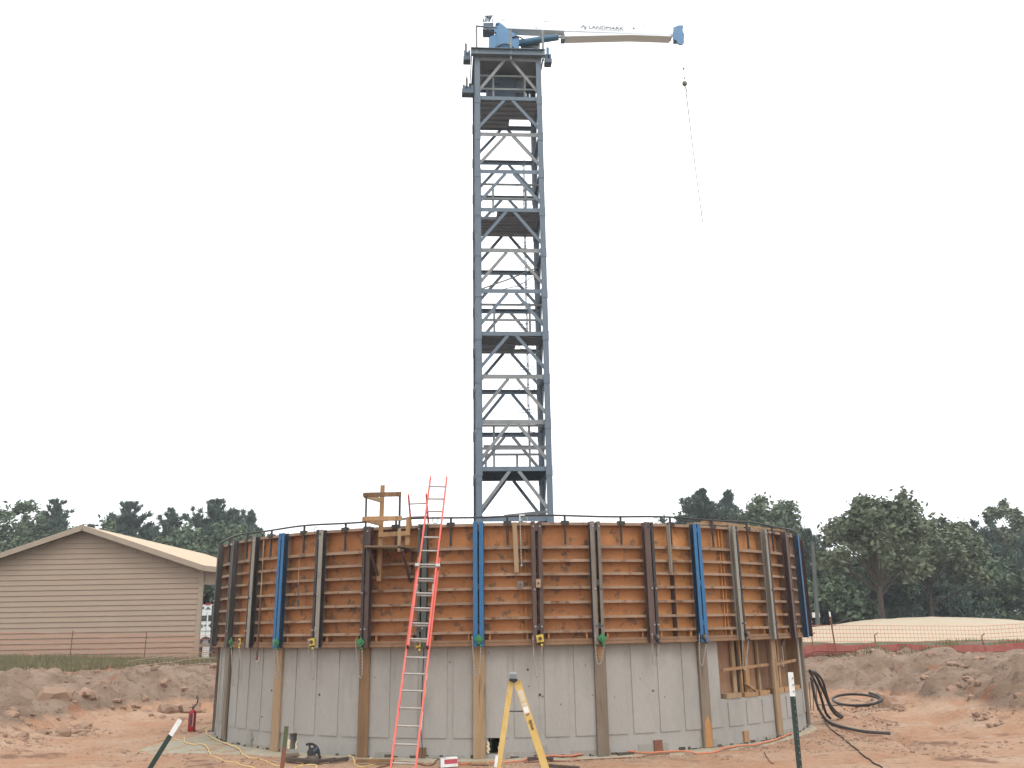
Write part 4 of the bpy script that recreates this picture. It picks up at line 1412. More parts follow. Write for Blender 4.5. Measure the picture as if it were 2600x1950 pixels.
for s, l in ((-.35, .1), (-.62, .16), (-1.1, .28)):
    c = L0 + LD * s + LXa * .213
    MB().obox(c, LD, LXa, LN, l / 2, .0015, .022).build('sticker', M_WPAINT if s != -.62 else M_CORDY, lad)
# black hose line hanging behind the ladder
pts = [onC(1077, 1640, RW + .1)[2], onC(1074, 1700, RW + .05)[2], onC(1071, 1760, RW + .05)[2], onC(1068, 1850, RW + .06)[2], onC(1072, 1895, RW + .06)[2], onC(1071, 1925, RW + .2)[2]]
MB().tube(pts, .009, 6).build('hanging_cable', M_BLACK, label='thin dark cable hanging down the concrete behind the red ladder', category='cable')

# second ladder, coming up from inside the ring
A, B = onY(1037, 1256, 20.75), onY(1082, 1254, 20.75)
dd = (onY(1043, 1325, 21.1) - A).normalized()
q = thing('inner_ladder', A + dd * 4.0, 'red ladder top showing above the rim behind the timber platform, coming up from inside', 'ladder')
for p in (A, B):
    MB().bar(p, p + dd * 4.3, .03, .075, up=(0, -1, 0)).build('rail', M_ORANGE, q)
for k in range(13):
    s = .21 + k * fp
    MB().tube([A + dd * s, B + dd * s], .015, 8).build('rung', M_ALU, q)

# ================================================================== job built timber guard platform
YO, YW = 19.35, 20.0                          # outer edge, wall side
gp = thing('guard_platform', onY(972, 1380, YO), 'job built timber guard frame with plywood deck hung on the rim beside the red ladder', 'platform')
g = lambda x, y, Y: onY(900 + x * .16878, 1210 + y * .16878, Y)
MB().bar(g(425, 130, YW), g(368, 1575, YW + .02), .04, .085, up=(1, 0, 0), c=.004).build('post', M_W_NEW, gp)
MB().bar(g(160, 275, YO), g(690, 265, YO), .04, .085, c=.004).build('guard_board', M_W_BRN, gp, label='darker top guard board')
MB().bar(g(150, 635, YO), g(715, 628, YO), .04, .085, c=.004).build('guard_board', M_W_NEW, gp)
MB().bar(g(150, 285, YO + .05), g(392, 355, YW - .05), .04, .085, c=.004).build('side_board', M_W_TAN, gp)
MB().bar(g(130, 640, YO + .05), g(385, 708, YW - .05), .04, .085, c=.004).build('side_board', M_W_NEW, gp)
MB().box(g(128, 300, YO) - V((0, .03, 0)), g(170, 248, YO) + V((0, .03, 0))).build('end_block', M_W_BRN, gp)
MB().box(g(660, 292, YO) - V((0, .05, 0)), g(705, 232, YO) + V((0, .03, 0))).build('end_block', M_W_BRN, gp)
MB().bar(g(362, 880, YW - .04), g(835, 852, YW - .04), .04, .085, c=.004).build('cross_board', M_W_NEW, gp)
MB().bar(g(815, 605, YW), g(795, 1030, YW), .04, .085, up=(1, 0, 0), c=.004).build('short_post', M_W_NEW, gp)
MB().tube([g(178, 300, YO), g(162, 1050, YO)], .019, 8).build('pipe', M_PIPE, gp)
MB().tube([g(684, 290, YO), g(670, 1050, YO)], .021, 8).build('pipe', M_PIPE, gp)
MB().bar(g(678, 780, YO - .03), g(668, 1130, YO - .03), .03, .055, up=(1, 0, 0)).build('pipe_sleeve', M_W_TAN, gp)
dz = g(420, 1060, YO).z
pl = [g(150, 1042, YO - .06), g(690, 1052, YO - .06), g(930, 1112, YW + .1), g(820, 1000, YW + .35), g(200, 1000, YW + .35)]
pl = [V((p.x, p.y, dz)) for p in pl]
MB().prism(pl, (0, 0, .022)).build('plywood_deck', M_W_GRY, gp)
MB().bar(g(160, 1052, YO - .02), g(690, 1062, YO - .02), .05, .035).build('deck_edge', M_W_BRN, gp)
for x in (200, 690):
    yb = 1590
    MB().bar(V((g(x, 1080, YO).x, YO + .05, dz - .03)), V((g(x, 1080, YO).x, YW + .25, dz - .03)), .05, .05).build('bracket_arm', M_DARK, gp)
    a = g(x + 30, 1100, YO + .05)
    MB().bar(a, V((a.x + (.08 if x > 300 else .1), YW + .15, g(400, 1560, YW).z)), .045, .045).build('bracket_strut', M_BROWN, gp)
    b = V((a.x + .12, YW + .18, dz - .03))
    MB().bar(b, V((a.x + .1, YW + .18, g(400, 1590, YW).z)), .045, .03).build('bracket_back', M_BROWN, gp)

# ================================================================== yellow stepladder seen from its side
SY = 13.0
S = lambda x, y, d=0.0: onY(x, y, SY + d)
cap0 = S(1303, 1716)
st = thing('stepladder', V((cap0.x, SY + .2, 0)), 'yellow fibreglass stepladder with a worn grey top cap standing open before the wall', 'stepladder')
dR = S(1384, 1950) - S(1313, 1733)
dL = S(1265, 1950) - S(1297, 1733)
for d0, flip in ((0, 1), (.50, -1)):
    off = V((0, d0, 0))
    for top, dv, w, nm in ((S(1313.5, 1733), dR, .082, 'front_rail'), (S(1297.5, 1733), dL, .062, 'rear_rail')):
        dn = dv.normalized()
        L = (top.z - .02) / -dn.z
        A, B = top + off, top + off + dn * L
        sd = V((dn.z, 0, -dn.x)).normalized()
        mb = MB()
        mb.bar(A, B, w, .006, up=Y_)
        for sg in (-1, 1):
            mb.bar(A + sd * sg * (w / 2 - .003) + V((0, .014 * flip, 0)), B + sd * sg * (w / 2 - .003) + V((0, .014 * flip, 0)), .005, .03, up=Y_)
        o = mb.build(nm, M_YEL, st)
        MB().bar(B - dn * .06, B, w + .02, .05, up=Y_).build('foot', M_BLACK, o)
A = S(1303, 1716)
mb = MB()
hw = (S(1311, 1716) - S(1294, 1716)).length / 2 * 1.05
mb.box((A.x - hw, SY - .04, S(1303, 1724).z), (A.x + hw, SY + .54, S(1303, 1711).z))
cap = mb.build('top_cap', M_GALV, st)
MB().prism([S(1293, 1723, -.045), S(1313.5, 1723, -.045), S(1314.5, 1729, -.045), S(1305, 1734.5, -.045), S(1292.5, 1728, -.045)], (0, -.012, 0)).build('cap_skirt', M_BLACK, st)
n = 8
for k in range(1, n):
    f = k / n * .98
    c = S(1313.5, 1733) + dR * (f * 1.55)
    if c.z < .15:
        break
    MB().box((c.x - .045, SY + .012, c.z - .012), (c.x + .03, SY + .488, c.z + .012)).build('step', M_ALU, st)
    if k % 2 == 0:
        c = S(1297.5, 1733) + dL * (f * 1.55)
        MB().box((c.x - .015, SY + .012, c.z - .02), (c.x + .015, SY + .488, c.z + .02)).build('rear_bar', M_ALU, st)
MB().bar(S(1290, 1806, .02), S(1331, 1806, .02), .006, .014).build('spreader', M_DARK, st)
mb = MB()
dn = dR.normalized()
sdv = V((dn.z, 0, -dn.x)).normalized()
for y0, y1, m in ((1752, 1782, 0), (1784, 1793, 0), (1794, 1810, 1)):
    a, b = S(1313.5 + (y0 - 1733) * .327, y0), S(1313.5 + (y1 - 1733) * .327, y1)
    MB().bar(a - V((0, .005, 0)), b - V((0, .005, 0)), .06, .003, up=Y_).build('label_sticker', M_WPAINT if m else mat('sticker_pale', (.5, .42, .3), (.6, .52, .42), 30, .5), st)
p0, p1 = S(1313.5 + (1828 - 1733) * .327, 1828, -.008), S(1313.5 + (1852 - 1733) * .327, 1852, -.008)
lettering('Old Forth', 'rail_lettering', M_BLACK, p0 + V((-.012, 0, -.005)), p1 + V((-.012, 0, -.005)), .035, (0, -1, 0), st)
for y in (1815, 1813):
    c = S(1313.5 + (y - 1733) * .327 + (2 if y == 1813 else -3), y, -.004)
    MB().tube([c, c - V((0, .008, 0))], .008, 6).build('rivet', M_BROWN, st)
MB().bar(S(1262, 1918, -.01), S(1258, 1948, -.01), .035, .004, up=Y_).build('label_sticker', M_WPAINT, st)

# ================================================================== stakes and posts
a, b, c = onY(2007, 1707, 9.6), onY(2013.5, 1768, 9.6), onY(2030, 1950, 9.6)
dn = (c - a).normalized()


def tpost(name, top, dn, zend, split, w, m_top, m_low, lab, cat='post', studs=0):
    q = thing(name, top + dn * ((top.z - zend) / -dn.z if abs(dn.z) > .1 else 1), lab, cat)
    L = (top.z - zend) / -dn.z
    for s0, s1, m, nm in ((0, split, m_top, 'painted_tip'), (split, L, m_low, 'shaft')):
        mb = MB()
        A, B = top + dn * s0, top + dn * s1
        mb.bar(A, B, w, w * .14, up=(0, -1, 0))
        mb.bar(A + V((0, w * .4, 0)), B + V((0, w * .4, 0)), w * .14, w * .66, up=(0, -1, 0))
        o = mb.build(nm, m, q)
    if studs:
        mb = MB()
        k = .05
        while k < L:
            mb.obox(top + dn * k + V((w * .25, -w * .1, 0)), X_, Y_, Z_, w * .09, w * .1, w * .14)
            k += studs
        mb.build('stud', M_GREY, o)
    return q


tpost('fence_post', a, dn, -.3, (b - a).length, .047, M_WPAINT, M_POSTG, 'dark green steel fence post with a white tip standing in front of the opening', studs=.055)
a, b = onY(457, 1828, 11.5), onY(411, 1902, 11.5)
dn = (b - a).normalized()
tpost('fence_post', a, dn, -.2, (onY(434, 1868, 11.5) - a).length, .05, M_WPAINT, M_POSTG, 'steel fence post with a white tip leaning hard over at the left')
a, b = onY(727.5, 1844, 16), onY(716.5, 1950, 16)
dn = (b - a).normalized()
tpost('fence_post', a, dn, -.3, (onY(722, 1898, 16) - a).length, .062, M_STAKEG, M_STAKEB, 'rusty stake with a dull green top standing before the left drain hole')
a, b = onY(2106, 1553, 37.5), onY(2119, 1634, 37.5)
dn = (b - a).normalized()
q = tpost('fence_post', a, dn, gz(b.x, 37.5) - .2, .17, .055, M_WPAINT, M_STAKEB, 'thin far fence post with a white tip before the pale sand mound')
MB().tube([onY(2111, 1592, 37.4), onY(2135, 1577, 45), onY(2163, 1568, 50)], .012, 5).build('guy_line', M_DARK, label='thin line running from the far fence post over the sand mound', category='line')
for px, ln in ((2046, 60), (2052, 34), (2062, 46), (2074, 40)):
    b = onY(px, 1660 + ln * .3, 29.5)
    z = gz(b.x, b.y)
    MB().tube([(b.x, b.y, z - .05), (b.x + .03, b.y, z + ln * .012)], .012, 5).build('rebar_stub', M_BROWN, label={2046: 'tall rusty rebar stub nearest the right rim of the wall', 2052: 'shortest rusty rebar stub, second from the right rim of the wall', 2062: 'rusty rebar stub third from the right rim of the wall', 2074: 'rusty rebar stub farthest from the right rim of the wall'}[px], category='rebar', group='rebar stubs by the right rim')

# ================================================================== fire extinguisher
p = onZ(485.5, 1857, 0)
p.z = gz(p.x, p.y)
h = .50
q = thing('fire_extinguisher', p, 'red fire extinguisher standing on the clay left of the wall', 'extinguisher')
mb = MB()
mb.tube([p + Z_ * z for z in (0, .02, .03, h - .09, h - .045, h - .015, h)], .1, 16, radii=[.082, .088, .09, .09, .078, .045, .026])
mb.build('cylinder', M_RED, q)
MB().tube([p + V((.0, 0, h)), p + V((0, 0, h + .05))], .024, 8).build('valve', M_BLACK, q)
MB().bar(p + V((-.10, 0, h + .03)), p + V((.045, 0, h + .075)), .03, .016).build('handle', M_BLACK, q)
MB().bar(p + V((-.03, 0, h + .09)), p + V((.055, 0, h + .105)), .025, .014).build('lever', M_BLACK, q)
MB().tube([p + V((.03, 0, h + .045)), p + V((.09, -.02, h + .12)), p + V((.11, -.02, h + .24)), p + V((.085, -.02, h + .31)), p + V((.06, -.02, h + .24))], .014, 6).build('hose', M_BLACK, q)
MB().prism([p + V((-.03, -.091, .12)), p + V((.03, -.091, .12)), p + V((.03, -.091, .40)), p + V((-.03, -.091, .40))], (0, -.003, 0)).build('label', mat('dull_label', (.09, .035, .06), (.12, .05, .07), 25, .5), q)
MB().tube([p + V((.045, -.09, .42)), p + V((.05, -.092, .2)), p + V((.038, -.092, .12))], .006, 5).build('pin_cord', M_WPAINT, q)

# ================================================================== cut-off saw on boards, offcuts, carton
p = onZ(790, 1926, .02)
sw = thing('cutoff_saw', p, 'black electric cut-off saw with an arched handle sitting on boards by the wall', 'saw')
k_ = (onZ(810, 1926, .02) - onZ(790, 1926, .02)).length / 20      # metres per photo pixel here
G = lambda x, y, d=0.0: p + V(((x - 790) * k_, d, (1922 - y) * k_ * 1.0))
MB().box(G(780, 1924, -.12), G(812, 1918, .12)).build('base', M_BLACK, sw)
MB().tube([G(791, 1909, -.025), G(791, 1909, .03)], .085, 20).build('blade_guard', M_DARK, sw)
MB().tube([G(797, 1904, .03), G(797, 1904, .17)], .058, 14).build('motor', M_BLACK, sw)
hp = [G(776, 1891), G(784, 1888.5), G(792, 1889.5), G(800, 1894), G(806, 1902), G(809, 1912), G(809, 1920)]
MB().tube(hp, .026, 8, radii=[.022, .022, .022, .026, .028, .028, .03]).build('handle', M_BLACK, sw)
MB().bar(G(785, 1890), G(785.5, 1921), .03, .03).build('post', M_BLACK, sw)
MB().bar(G(785, 1918, -.13), G(811, 1917, -.13), .02, .05).build('fence', M_GREY, sw)
MB().tube([G(796, 1906, .0), G(806, 1898, .0)], .04, 8).build('arm', M_MACH, sw)

for (x0, y0), (x1, y1), w, hh, m, lab in (((726, 1917), (758, 1915), .16, .05, M_W_GRY, 'grey board lying at the wall foot below the left drain hole'),
                                          ((726, 1927), (812, 1934), .14, .06, M_DKWOOD, 'dark wet board under the cut-off saw'),
                                          ((811, 1934), (850, 1927), .07, .05, M_DKWOOD, 'dark offcut lowest in the loose heap right of the saw'),
                                          ((815, 1929), (872, 1926), .05, .04, M_W_GRY, 'thin grey offcut on the loose heap right of the saw'),
                                          ((838, 1933), (884, 1925), .05, .05, M_DKWOOD, 'dark offcut at the right end of the heap beside the saw'),
                                          ((905, 1932), (1000, 1931), .10, .05, M_W_BRN, 'brown board lying along the wall foot left of the red ladder'),
                                          ((1195, 1936), (1243, 1936), .14, .035, M_W_TAN, 'tan sole board under the batten with the boot marks'),
                                          ((1340, 1926), (1405, 1926), .08, .05, M_DKWOOD, 'dark board lying at the wall foot by the stepladder'),
                                          ((1565, 1914), (1606, 1912), .06, .05, M_DKWOOD, 'dark board end at the wall foot right of the cement smeared batten'),
                                          ((1388, 1944), (1470, 1950), .05, .05, M_DKWOOD, 'dark bar lying on the clay right of the stepladder')):
    A, B = onZ(x0, y0, hh / 2 + .02), onZ(x1, y1, hh / 2 + .02)
    for Pq in (A, B):
        r = math.hypot(Pq.x, Pq.y - CY)
        if r < RW + w * .6 + .03:
            f_ = (RW + w * .6 + .03) / r
            Pq.x *= f_
            Pq.y = CY + (Pq.y - CY) * f_
    MB().bar(A, B, w, hh, c=.004).build('loose_board', m, label=lab, category='board')
p = onZ(1139, 1946, 0)
p.z = gz(p.x, p.y) + .01
q = thing('carton', p, 'torn red white and blue carton lying on the clay by the wall foot', 'carton')
d = V((.965, .20, .03)).normalized()
n_ = V((-d.y, d.x, 0)).normalized()
u_ = d.cross(n_)
MB().obox(p + Z_ * .075, d, n_, u_, .15, .075, .072).build('body', M_WPAINT, q)
MB().obox(p + Z_ * .09 + d * .03 - n_ * .0765, d, n_, u_, .115, .0015, .036).build('red_print', M_CARTR, q)
MB().obox(p + Z_ * .075 - d * .1515, d, n_, u_, .0015, .072, .07).build('end_print', M_CARTB, q)
MB().obox(p + Z_ * .15 - d * .1 - n_ * .03, d, n_, (u_ + n_ * .3).normalized(), .05, .04, .002).build('torn_flap', M_CARTB, q)
MB().obox(p + Z_ * .038 + d * .115 - n_ * .0765, d, n_, u_, .02, .0015, .008).build('small_print', M_INK2, q)


# ================================================================== cords and hoses on the ground
def ground_line(pxs, r, lift=.0, sub=6, wob=.02, seed=1):
    rr = random.Random(seed)
    pts = []
    for x, y in pxs:
        P0 = onZ(x, y, 0)
        for _ in range(4):
            P0 = onZ(x, y, gz(P0.x, P0.y))
        pts.append(P0)
    out = []
    for i in range(len(pts) - 1):
        a, b = pts[max(i - 1, 0)], pts[i]
        c, d = pts[i + 1], pts[min(i + 2, len(pts) - 1)]
        for k in range(sub):
            t = k / sub
            v = .5 * ((2 * b) + (c - a) * t + (2 * a - 5 * b + 4 * c - d) * t * t + (3 * b - a - 3 * c + d) * t ** 3)
            v.x += rr.uniform(-wob, wob)
            out.append(v)
    out.append(pts[-1])
    return [V((v.x, v.y, top_z(v.x, v.y) + r * .9 + lift)) for v in out]


for pxs, lab, nm, m, r in (
        ([(526, 1852), (523, 1868), (535, 1881), (560, 1893), (602, 1907), (622, 1919), (664, 1930), (684, 1939), (700, 1945), (724, 1952)], 'yellow extension cord running from the left rim past the apron to the stake', 'extension_lead', M_CORDY, .010),
        ([(400, 1885), (432, 1877), (456, 1879), (468, 1882), (469, 1892), (486, 1898), (512, 1896), (526, 1906), (532, 1916), (556, 1926), (570, 1934), (598, 1937), (620, 1945), (650, 1953)], 'yellow extension cord snaking over the clay nearest the left foreground', 'extension_lead', M_CORDY, .010),
        ([(480, 1862), (500, 1856), (515, 1850), (522, 1846)], 'short piece of yellow cord lying behind the extinguisher', 'extension_lead', M_CORDY, .010),
        ([(745, 1951), (765, 1946), (785, 1943), (800, 1944), (804, 1949), (803, 1953)], 'loop of yellow cord in front of the saw boards', 'extension_lead', M_CORDY, .0115),
        ([(758, 1948), (775, 1938), (790, 1932), (808, 1930)], 'yellow cord end rising to the saw', 'extension_lead', M_CORDY, .0115),
        ([(884, 1930), (895, 1931), (899, 1938), (905, 1945), (918, 1948), (938, 1945), (955, 1941), (946, 1936), (940, 1934)], 'yellow cord hooked on the clay left of the red ladder foot', 'extension_lead', M_CORDY, .0115),
        ([(940, 1958), (985, 1945), (1010, 1937), (1060, 1940), (1085, 1946), (1110, 1937), (1125, 1938)], 'red brown cord running past the red ladder foot to the carton', 'power_lead', M_STAKEB, .013),
        ([(1165, 1943), (1200, 1940), (1260, 1937), (1330, 1933), (1400, 1929), (1470, 1927), (1510, 1923), (1560, 1921), (1640, 1921), (1710, 1917), (1780, 1915), (1860, 1905), (1940, 1893), (1990, 1880), (2012, 1872)], 'orange extension cord running along the right half of the wall foot', 'power_lead', M_CORDO, .016),
        ([(1330, 1938), (1400, 1934), (1480, 1931), (1580, 1926), (1700, 1921)], 'second red cord beside the orange one at the wall foot', 'power_lead', M_STAKEB, .012),
        ([(2090, 1822), (2100, 1840), (2115, 1856), (2140, 1875), (2165, 1896), (2195, 1922), (2240, 1950)], 'thin black cable running over the clay toward the right foreground', 'black_cable', M_BLACK, .013),
        ([(1942, 1910), (1948, 1925), (1958, 1936), (1965, 1940)], 'thin rusty wire lying on the clay left of the white tipped post', 'rusty_wire', M_STAKEB, .008)):
    MB().tube(ground_line(pxs, r, sub=6, wob=.012, seed=len(pxs)), r, 6).build(nm, m, label=lab, category=nm.replace('_', ' '))
# heavy hoses dropping from the wall on the right, and a coil on the clay
for k, (pxs, r) in enumerate((([(2056, 1705), (2064, 1720), (2076, 1745), (2086, 1775), (2094, 1802), (2100, 1815), (2108, 1823)], .032),
                              ([(2056, 1704), (2070, 1712), (2082, 1735), (2098, 1770), (2110, 1798), (2124, 1815), (2136, 1822)], .036),
                              ([(2056, 1703), (2074, 1710), (2088, 1728), (2098, 1760), (2108, 1788), (2124, 1808), (2140, 1820)], .026),
                              ([(2060, 1720), (2067, 1760), (2077, 1795), (2090, 1818), (2103, 1832), (2130, 1843), (2165, 1852), (2200, 1858), (2260, 1862)], .034))):
    n = len(pxs)
    pts = []
    Y0 = 24.9
    for i, (x, y) in enumerate(pxs):
        gp_ = onZ(x, y, .03)
        t_ = min(1, i / (n - 1 if k < 3 else 4))
        Yi = Y0 + (onZ(pxs[-1][0], pxs[-1][1], .03).y - Y0) * t_ if k < 3 else (Y0 + (onZ(2103, 1832, .03).y - Y0) * t_ if i <= 4 else gp_.y)
        pts.append(onY(x, y, Yi))
    for v in pts:
        v.z = max(v.z, gz(v.x, v.y) + r * .7)
    fine = []
    for i in range(n - 1):
        a, b, c, d = pts[max(i - 1, 0)], pts[i], pts[i + 1], pts[min(i + 2, n - 1)]
        for j in range(5):
            t = j / 5
            fine.append(.5 * ((2 * b) + (c - a) * t + (2 * a - 5 * b + 4 * c - d) * t * t + (3 * b - a - 3 * c + d) * t ** 3))
    fine.append(pts[-1])
    MB().tube(fine, r, 8).build('pump_hose', [M_BLACK, M_BLACK, M_BLACK, M_HOSEG][k], label=['short black hose, innermost of those dropping at the right rim', 'thick black hose in the middle of those dropping at the right rim', 'thin black hose, outermost of those dropping at the right rim', 'grey hose dropping at the right rim and running far over the clay'][k], category='hose', group='hoses at the right rim')
c0 = onZ(2176, 1790, .03)
pts = [V((c0.x + .55 * math.cos(u), c0.y + 1.3 * math.sin(u), gz(c0.x, c0.y) + .12 + .10 * math.sin(u * 1.0 + 1) + .012 * u)) for u in np.linspace(-.6, 6.6, 44)]
MB().tube(pts, .035, 8).build('hose_coil', M_BLACK, label='black hose lying in one big loop on the clay at the right', category='hose')
MB().tube(ground_line([(2078, 1790), (2100, 1791), (2125, 1792), (2140, 1792)], .012), .012, 5).build('black_cable', M_BLACK, label='thin black cable from the right rim to the hose loop', category='black cable')

# ================================================================== orange safety fences


def net(base, top, h, name, m, parent, cell=.09, r=.006, slump=None):
    """net between base points, height h: strands both ways, joined (far too many to pick apart)"""
    L = [0]
    for a, b in zip(base, base[1:]):
        L.append(L[-1] + (b - a).length)

    def at(s):
        for i in range(len(L) - 1):
            if s <= L[i + 1] or i == len(L) - 2:
                return base[i].lerp(base[i + 1], (s - L[i]) / (L[i + 1] - L[i]))
    mb = MB()
    n, k = int(L[-1] / cell), max(2, int(h / cell))
    for j in range(k + 1):
        pts = []
        for i in range(0, n + 1, 3):
            p = at(L[-1] * i / n)
            pts.append(p + Z_ * (h * j / k * (1 - (slump or 0) * (.5 + .5 * math.sin(i * .23)))) + Y_ * (.03 * math.sin(i * .5 + j)))
        mb.tube(pts, r * 1.5, 4, cap=False)
    for i in range(n + 1):
        p = at(L[-1] * i / n)
        f_ = 1 - (slump or 0) * (.5 + .5 * math.sin(i * .23))
        mb.tube([p, p + Z_ * h * f_ + Y_ * .02], r, 4, cap=False)
    return mb.build(name, m, parent, kind='stuff')


gp2 = lambda x, Y, dz=0.0: V((x, Y, gz(x, Y) + dz))
fr = thing('safety_fence', gp2(13.5, 39.5), 'red orange plastic safety fence sagging before the pale sand mound', 'fence')
base = [gp2(8.8, 37.5), gp2(10.8, 38.2), gp2(13.2, 38.6), gp2(17, 38.4), gp2(22, 38.0), gp2(27, 37)]
net(base, None, .95, 'netting', M_NETO, fr, .13, .0048)
band = MB()
for lo, hi in ((.02, .30),):
    for a, b in zip(base, base[1:]):
        n = 10
        for i in range(n):
            p, q2 = a.lerp(b, i / n), a.lerp(b, (i + 1) / n)
            y0, y1 = .12 * math.sin(i * 1.3), .12 * math.sin((i + 1) * 1.3)
            vs_ = [p + V((0, -.25 + y0, lo)), q2 + V((0, -.25 + y1, lo)), q2 + V((0, -.12 + y1, hi + .04 * math.sin(i))), p + V((0, -.12 + y0, hi + .04 * math.sin(i - 1)))]
            band.add([*vs_, *[v + V((0, .02, 0)) for v in vs_]], [(0, 1, 2, 3), (7, 6, 5, 4), (0, 4, 5, 1), (1, 5, 6, 2), (2, 6, 7, 3), (3, 7, 4, 0)])
band.build('fallen_folds', M_NETR, fr)
for b in base[1:5]:
    MB().tube([b - Z_ * .1, b + Z_ * .62, b + V((.12, 0, .70))], .02, 6).build('stake', M_STAKEB, fr)
net([b - V((0, .5, .03)) for b in base], None, .12, 'trailing_net', M_NETR, fr, .1, .012)

fl = thing('safety_fence', gp2(-12, 42.5), 'orange mesh safety fence in front of the tan building foot', 'fence')
base = [gp2(-24, 43.6), gp2(-18, 43.7), gp2(-15, 43.8), gp2(-11.2, 44.0), gp2(-8.5, 44.3)]
net(base, None, 1.0, 'netting', M_NETO, fl, .13, .0042)
for b in base[1:]:
    MB().tube([b - Z_ * .1, b + Z_ * 1.1], .02, 6).build('stake', M_STAKEB, fl)
fw = thing('fallen_fence', gp2(-10.5, 33.8), 'straw coloured netting fence lying fallen along the grass edge of the bank', 'fence')
base = []
for x, y in ((330, 1712), (415, 1690), (440, 1684), (470, 1675), (505, 1667), (545, 1660)):
    p = onY(x, y, 36.0 + (x - 415) * .012)
    base.append(V((p.x, p.y, .5 * p.z + .5 * (gz(p.x, p.y) + .05))))
mb = MB()
for i in range(len(base) - 1):
    a, b = base[i], base[i + 1]
    n = max(3, int((b - a).length / .16))
    for k in range(n):
        p = a.lerp(b, k / n)
        mb.tube([p + V((-.14, -.1, .24)), p + V((-.05, 0, .26)), p + V((.03, 0, .13)), p + V((.07, -.05, -.12))], .008, 4)
mb.build('strands', M_NETW, fw, kind='stuff')
mb = MB()
for dz, dx in ((.31, -.1), (.12, .02), (-.06, .06)):
    mb.tube([b + V((dx, -.05, dz)) for b in base], .014, 5)
mb.build('edge_strand', M_NETW, fw, kind='stuff')

# ================================================================== tan metal building on the left
BY = 45.0
B_ = lambda x, y, Y=BY: onY(x, y, Y)
bz = 1.30
cor = B_(503, 1655)
eave = B_(526, 1438)
rake = B_(415, 1401)
slope = (rake.z - eave.z) / (rake.x - eave.x)
xr, xe = cor.x, eave.x
bld = thing('metal_building', V((xr - 5, BY, bz)), 'tan metal sided building with a pale roof and an open porch at its end', 'building')
x_ridge = B_(215, 1400).x
roof_z = lambda x: eave.z + slope * (x - xe) if x > x_ridge else eave.z + slope * (x_ridge - xe) - slope * (x - x_ridge)
xl = x_ridge - (xe - x_ridge)
BD = 17.5
MB().prism([(xl, BY, bz - .4), (xr - .02, BY, bz - .4), (xr - .02, BY, roof_z(xr) - .14), (x_ridge, BY, roof_z(x_ridge) - .14), (xl, BY, roof_z(xl) - .14)], (0, .2, 0)).build('wall', M_SIDE, bld, label='gable wall')
MB().box((xl, BY + .21, bz - .4), (xl + .2, BY + BD, roof_z(xl) - .16)).build('wall', M_SIDE, bld, label='long wall')
for yy in (6.0, 12.0, BD - .3):
    MB().box((xr - .3, BY + yy, bz - .4), (xr - .1, BY + yy + .2, roof_z(xr) - .16)).build('porch_post', M_TRIM, bld)
# siding boards: each lap its own strip, tilted so its lower edge stands proud
pit = (B_(460, 1507).z - B_(460, 1520.4).z)
z = bz - .3
k = 0
while True:
    z0, z1 = z, z + pit
    if z0 > roof_z(x_ridge) - .3:
        break
    xa, xb = xl + .05, xr - .20
    zt_ = z1 - .02
    if zt_ > roof_z(xb) - .2:
        xb = min(xb, xe + (zt_ + .2 - eave.z) / slope)
    if zt_ > roof_z(xl) - .2:
        xa = max(xa, 2 * x_ridge - (xe + (zt_ + .2 - eave.z) / slope))
    if xb - xa > .5:
        MB().add([(xa, BY - .045, z0), (xb, BY - .045, z0), (xb, BY - .012, z1 - .012), (xa, BY - .012, z1 - .012), (xa, BY - .004, z0), (xb, BY - .004, z0), (xb, BY - .004, z1 - .012), (xa, BY - .004, z1 - .012)],
                 [(0, 1, 2, 3), (0, 4, 5, 1), (1, 5, 6, 2), (3, 7, 4, 0), (2, 6, 7, 3)]).build('siding_board', M_SIDE, bld)
    z += pit
    k += 1
MB().box((xr - .19, BY - .06, bz - .3), (xr + .02, BY - .002, roof_z(xr) - .2)).build('corner_trim', M_TRIM, bld)
# roof: two slopes and a flatter porch roof beyond the eave
rz = roof_z(x_ridge)
for xa, xb in ((x_ridge, xe), (xl - .3, x_ridge - .002)):
    za, zb_ = roof_z(xa), roof_z(xb)
    MB().prism([(xa, BY - .5, za), (xb, BY - .5, zb_), (xb, BY - .5, zb_ - .10), (xa, BY - .5, za - .10)], (0, BD + .8, 0)).build('roof', M_ROOF, bld)
    MB().bar((xa, BY - .53, za - .10), (xb, BY - .53, zb_ - .10), .05, .22).build('rake_trim', M_TRIM, bld)
px1 = xe + 3.6
pz1 = eave.z - .42
MB().prism([(xe + .005, BY - .5, eave.z - .005), (px1, BY - .5, pz1), (px1, BY - .5, pz1 - .10), (xe + .005, BY - .5, eave.z - .11)], (0, BD + .8, 0)).build('porch_roof', M_ROOF, bld)
MB().bar((xe, BY - .53, eave.z - .10), (px1, BY - .53, pz1 - .10), .05, .22).build('rake_trim', M_TRIM, bld)
hz = B_(515, 1478).z
MB().prism([(xr + .022, BY, eave.z - .18), (px1 - .1, BY, pz1 - .16), (px1 - .1, BY, hz), (xr + .022, BY, hz)], (0, .12, 0)).build('porch_header', M_SIDE, bld)
MB().box((xr + .024, BY - .03, hz - .11), (px1 - .1, BY + .15, hz - .002)).build('header_trim', M_TRIM, bld)
MB().box((px1 - .3, BY, bz - .4), (px1 - .12, BY + .15, hz - .112)).build('porch_post', M_TRIM, bld)
MB().box((px1 - .3, BY + BD - .3, bz - .4), (px1 - .12, BY + BD - .15, hz - .112)).build('porch_post', M_TRIM, bld)
MB().box((xr + .02, BY + .5, bz - .2), (xr + .24, BY + .8, bz + .35)).build('base_block', M_WPAINT, bld)
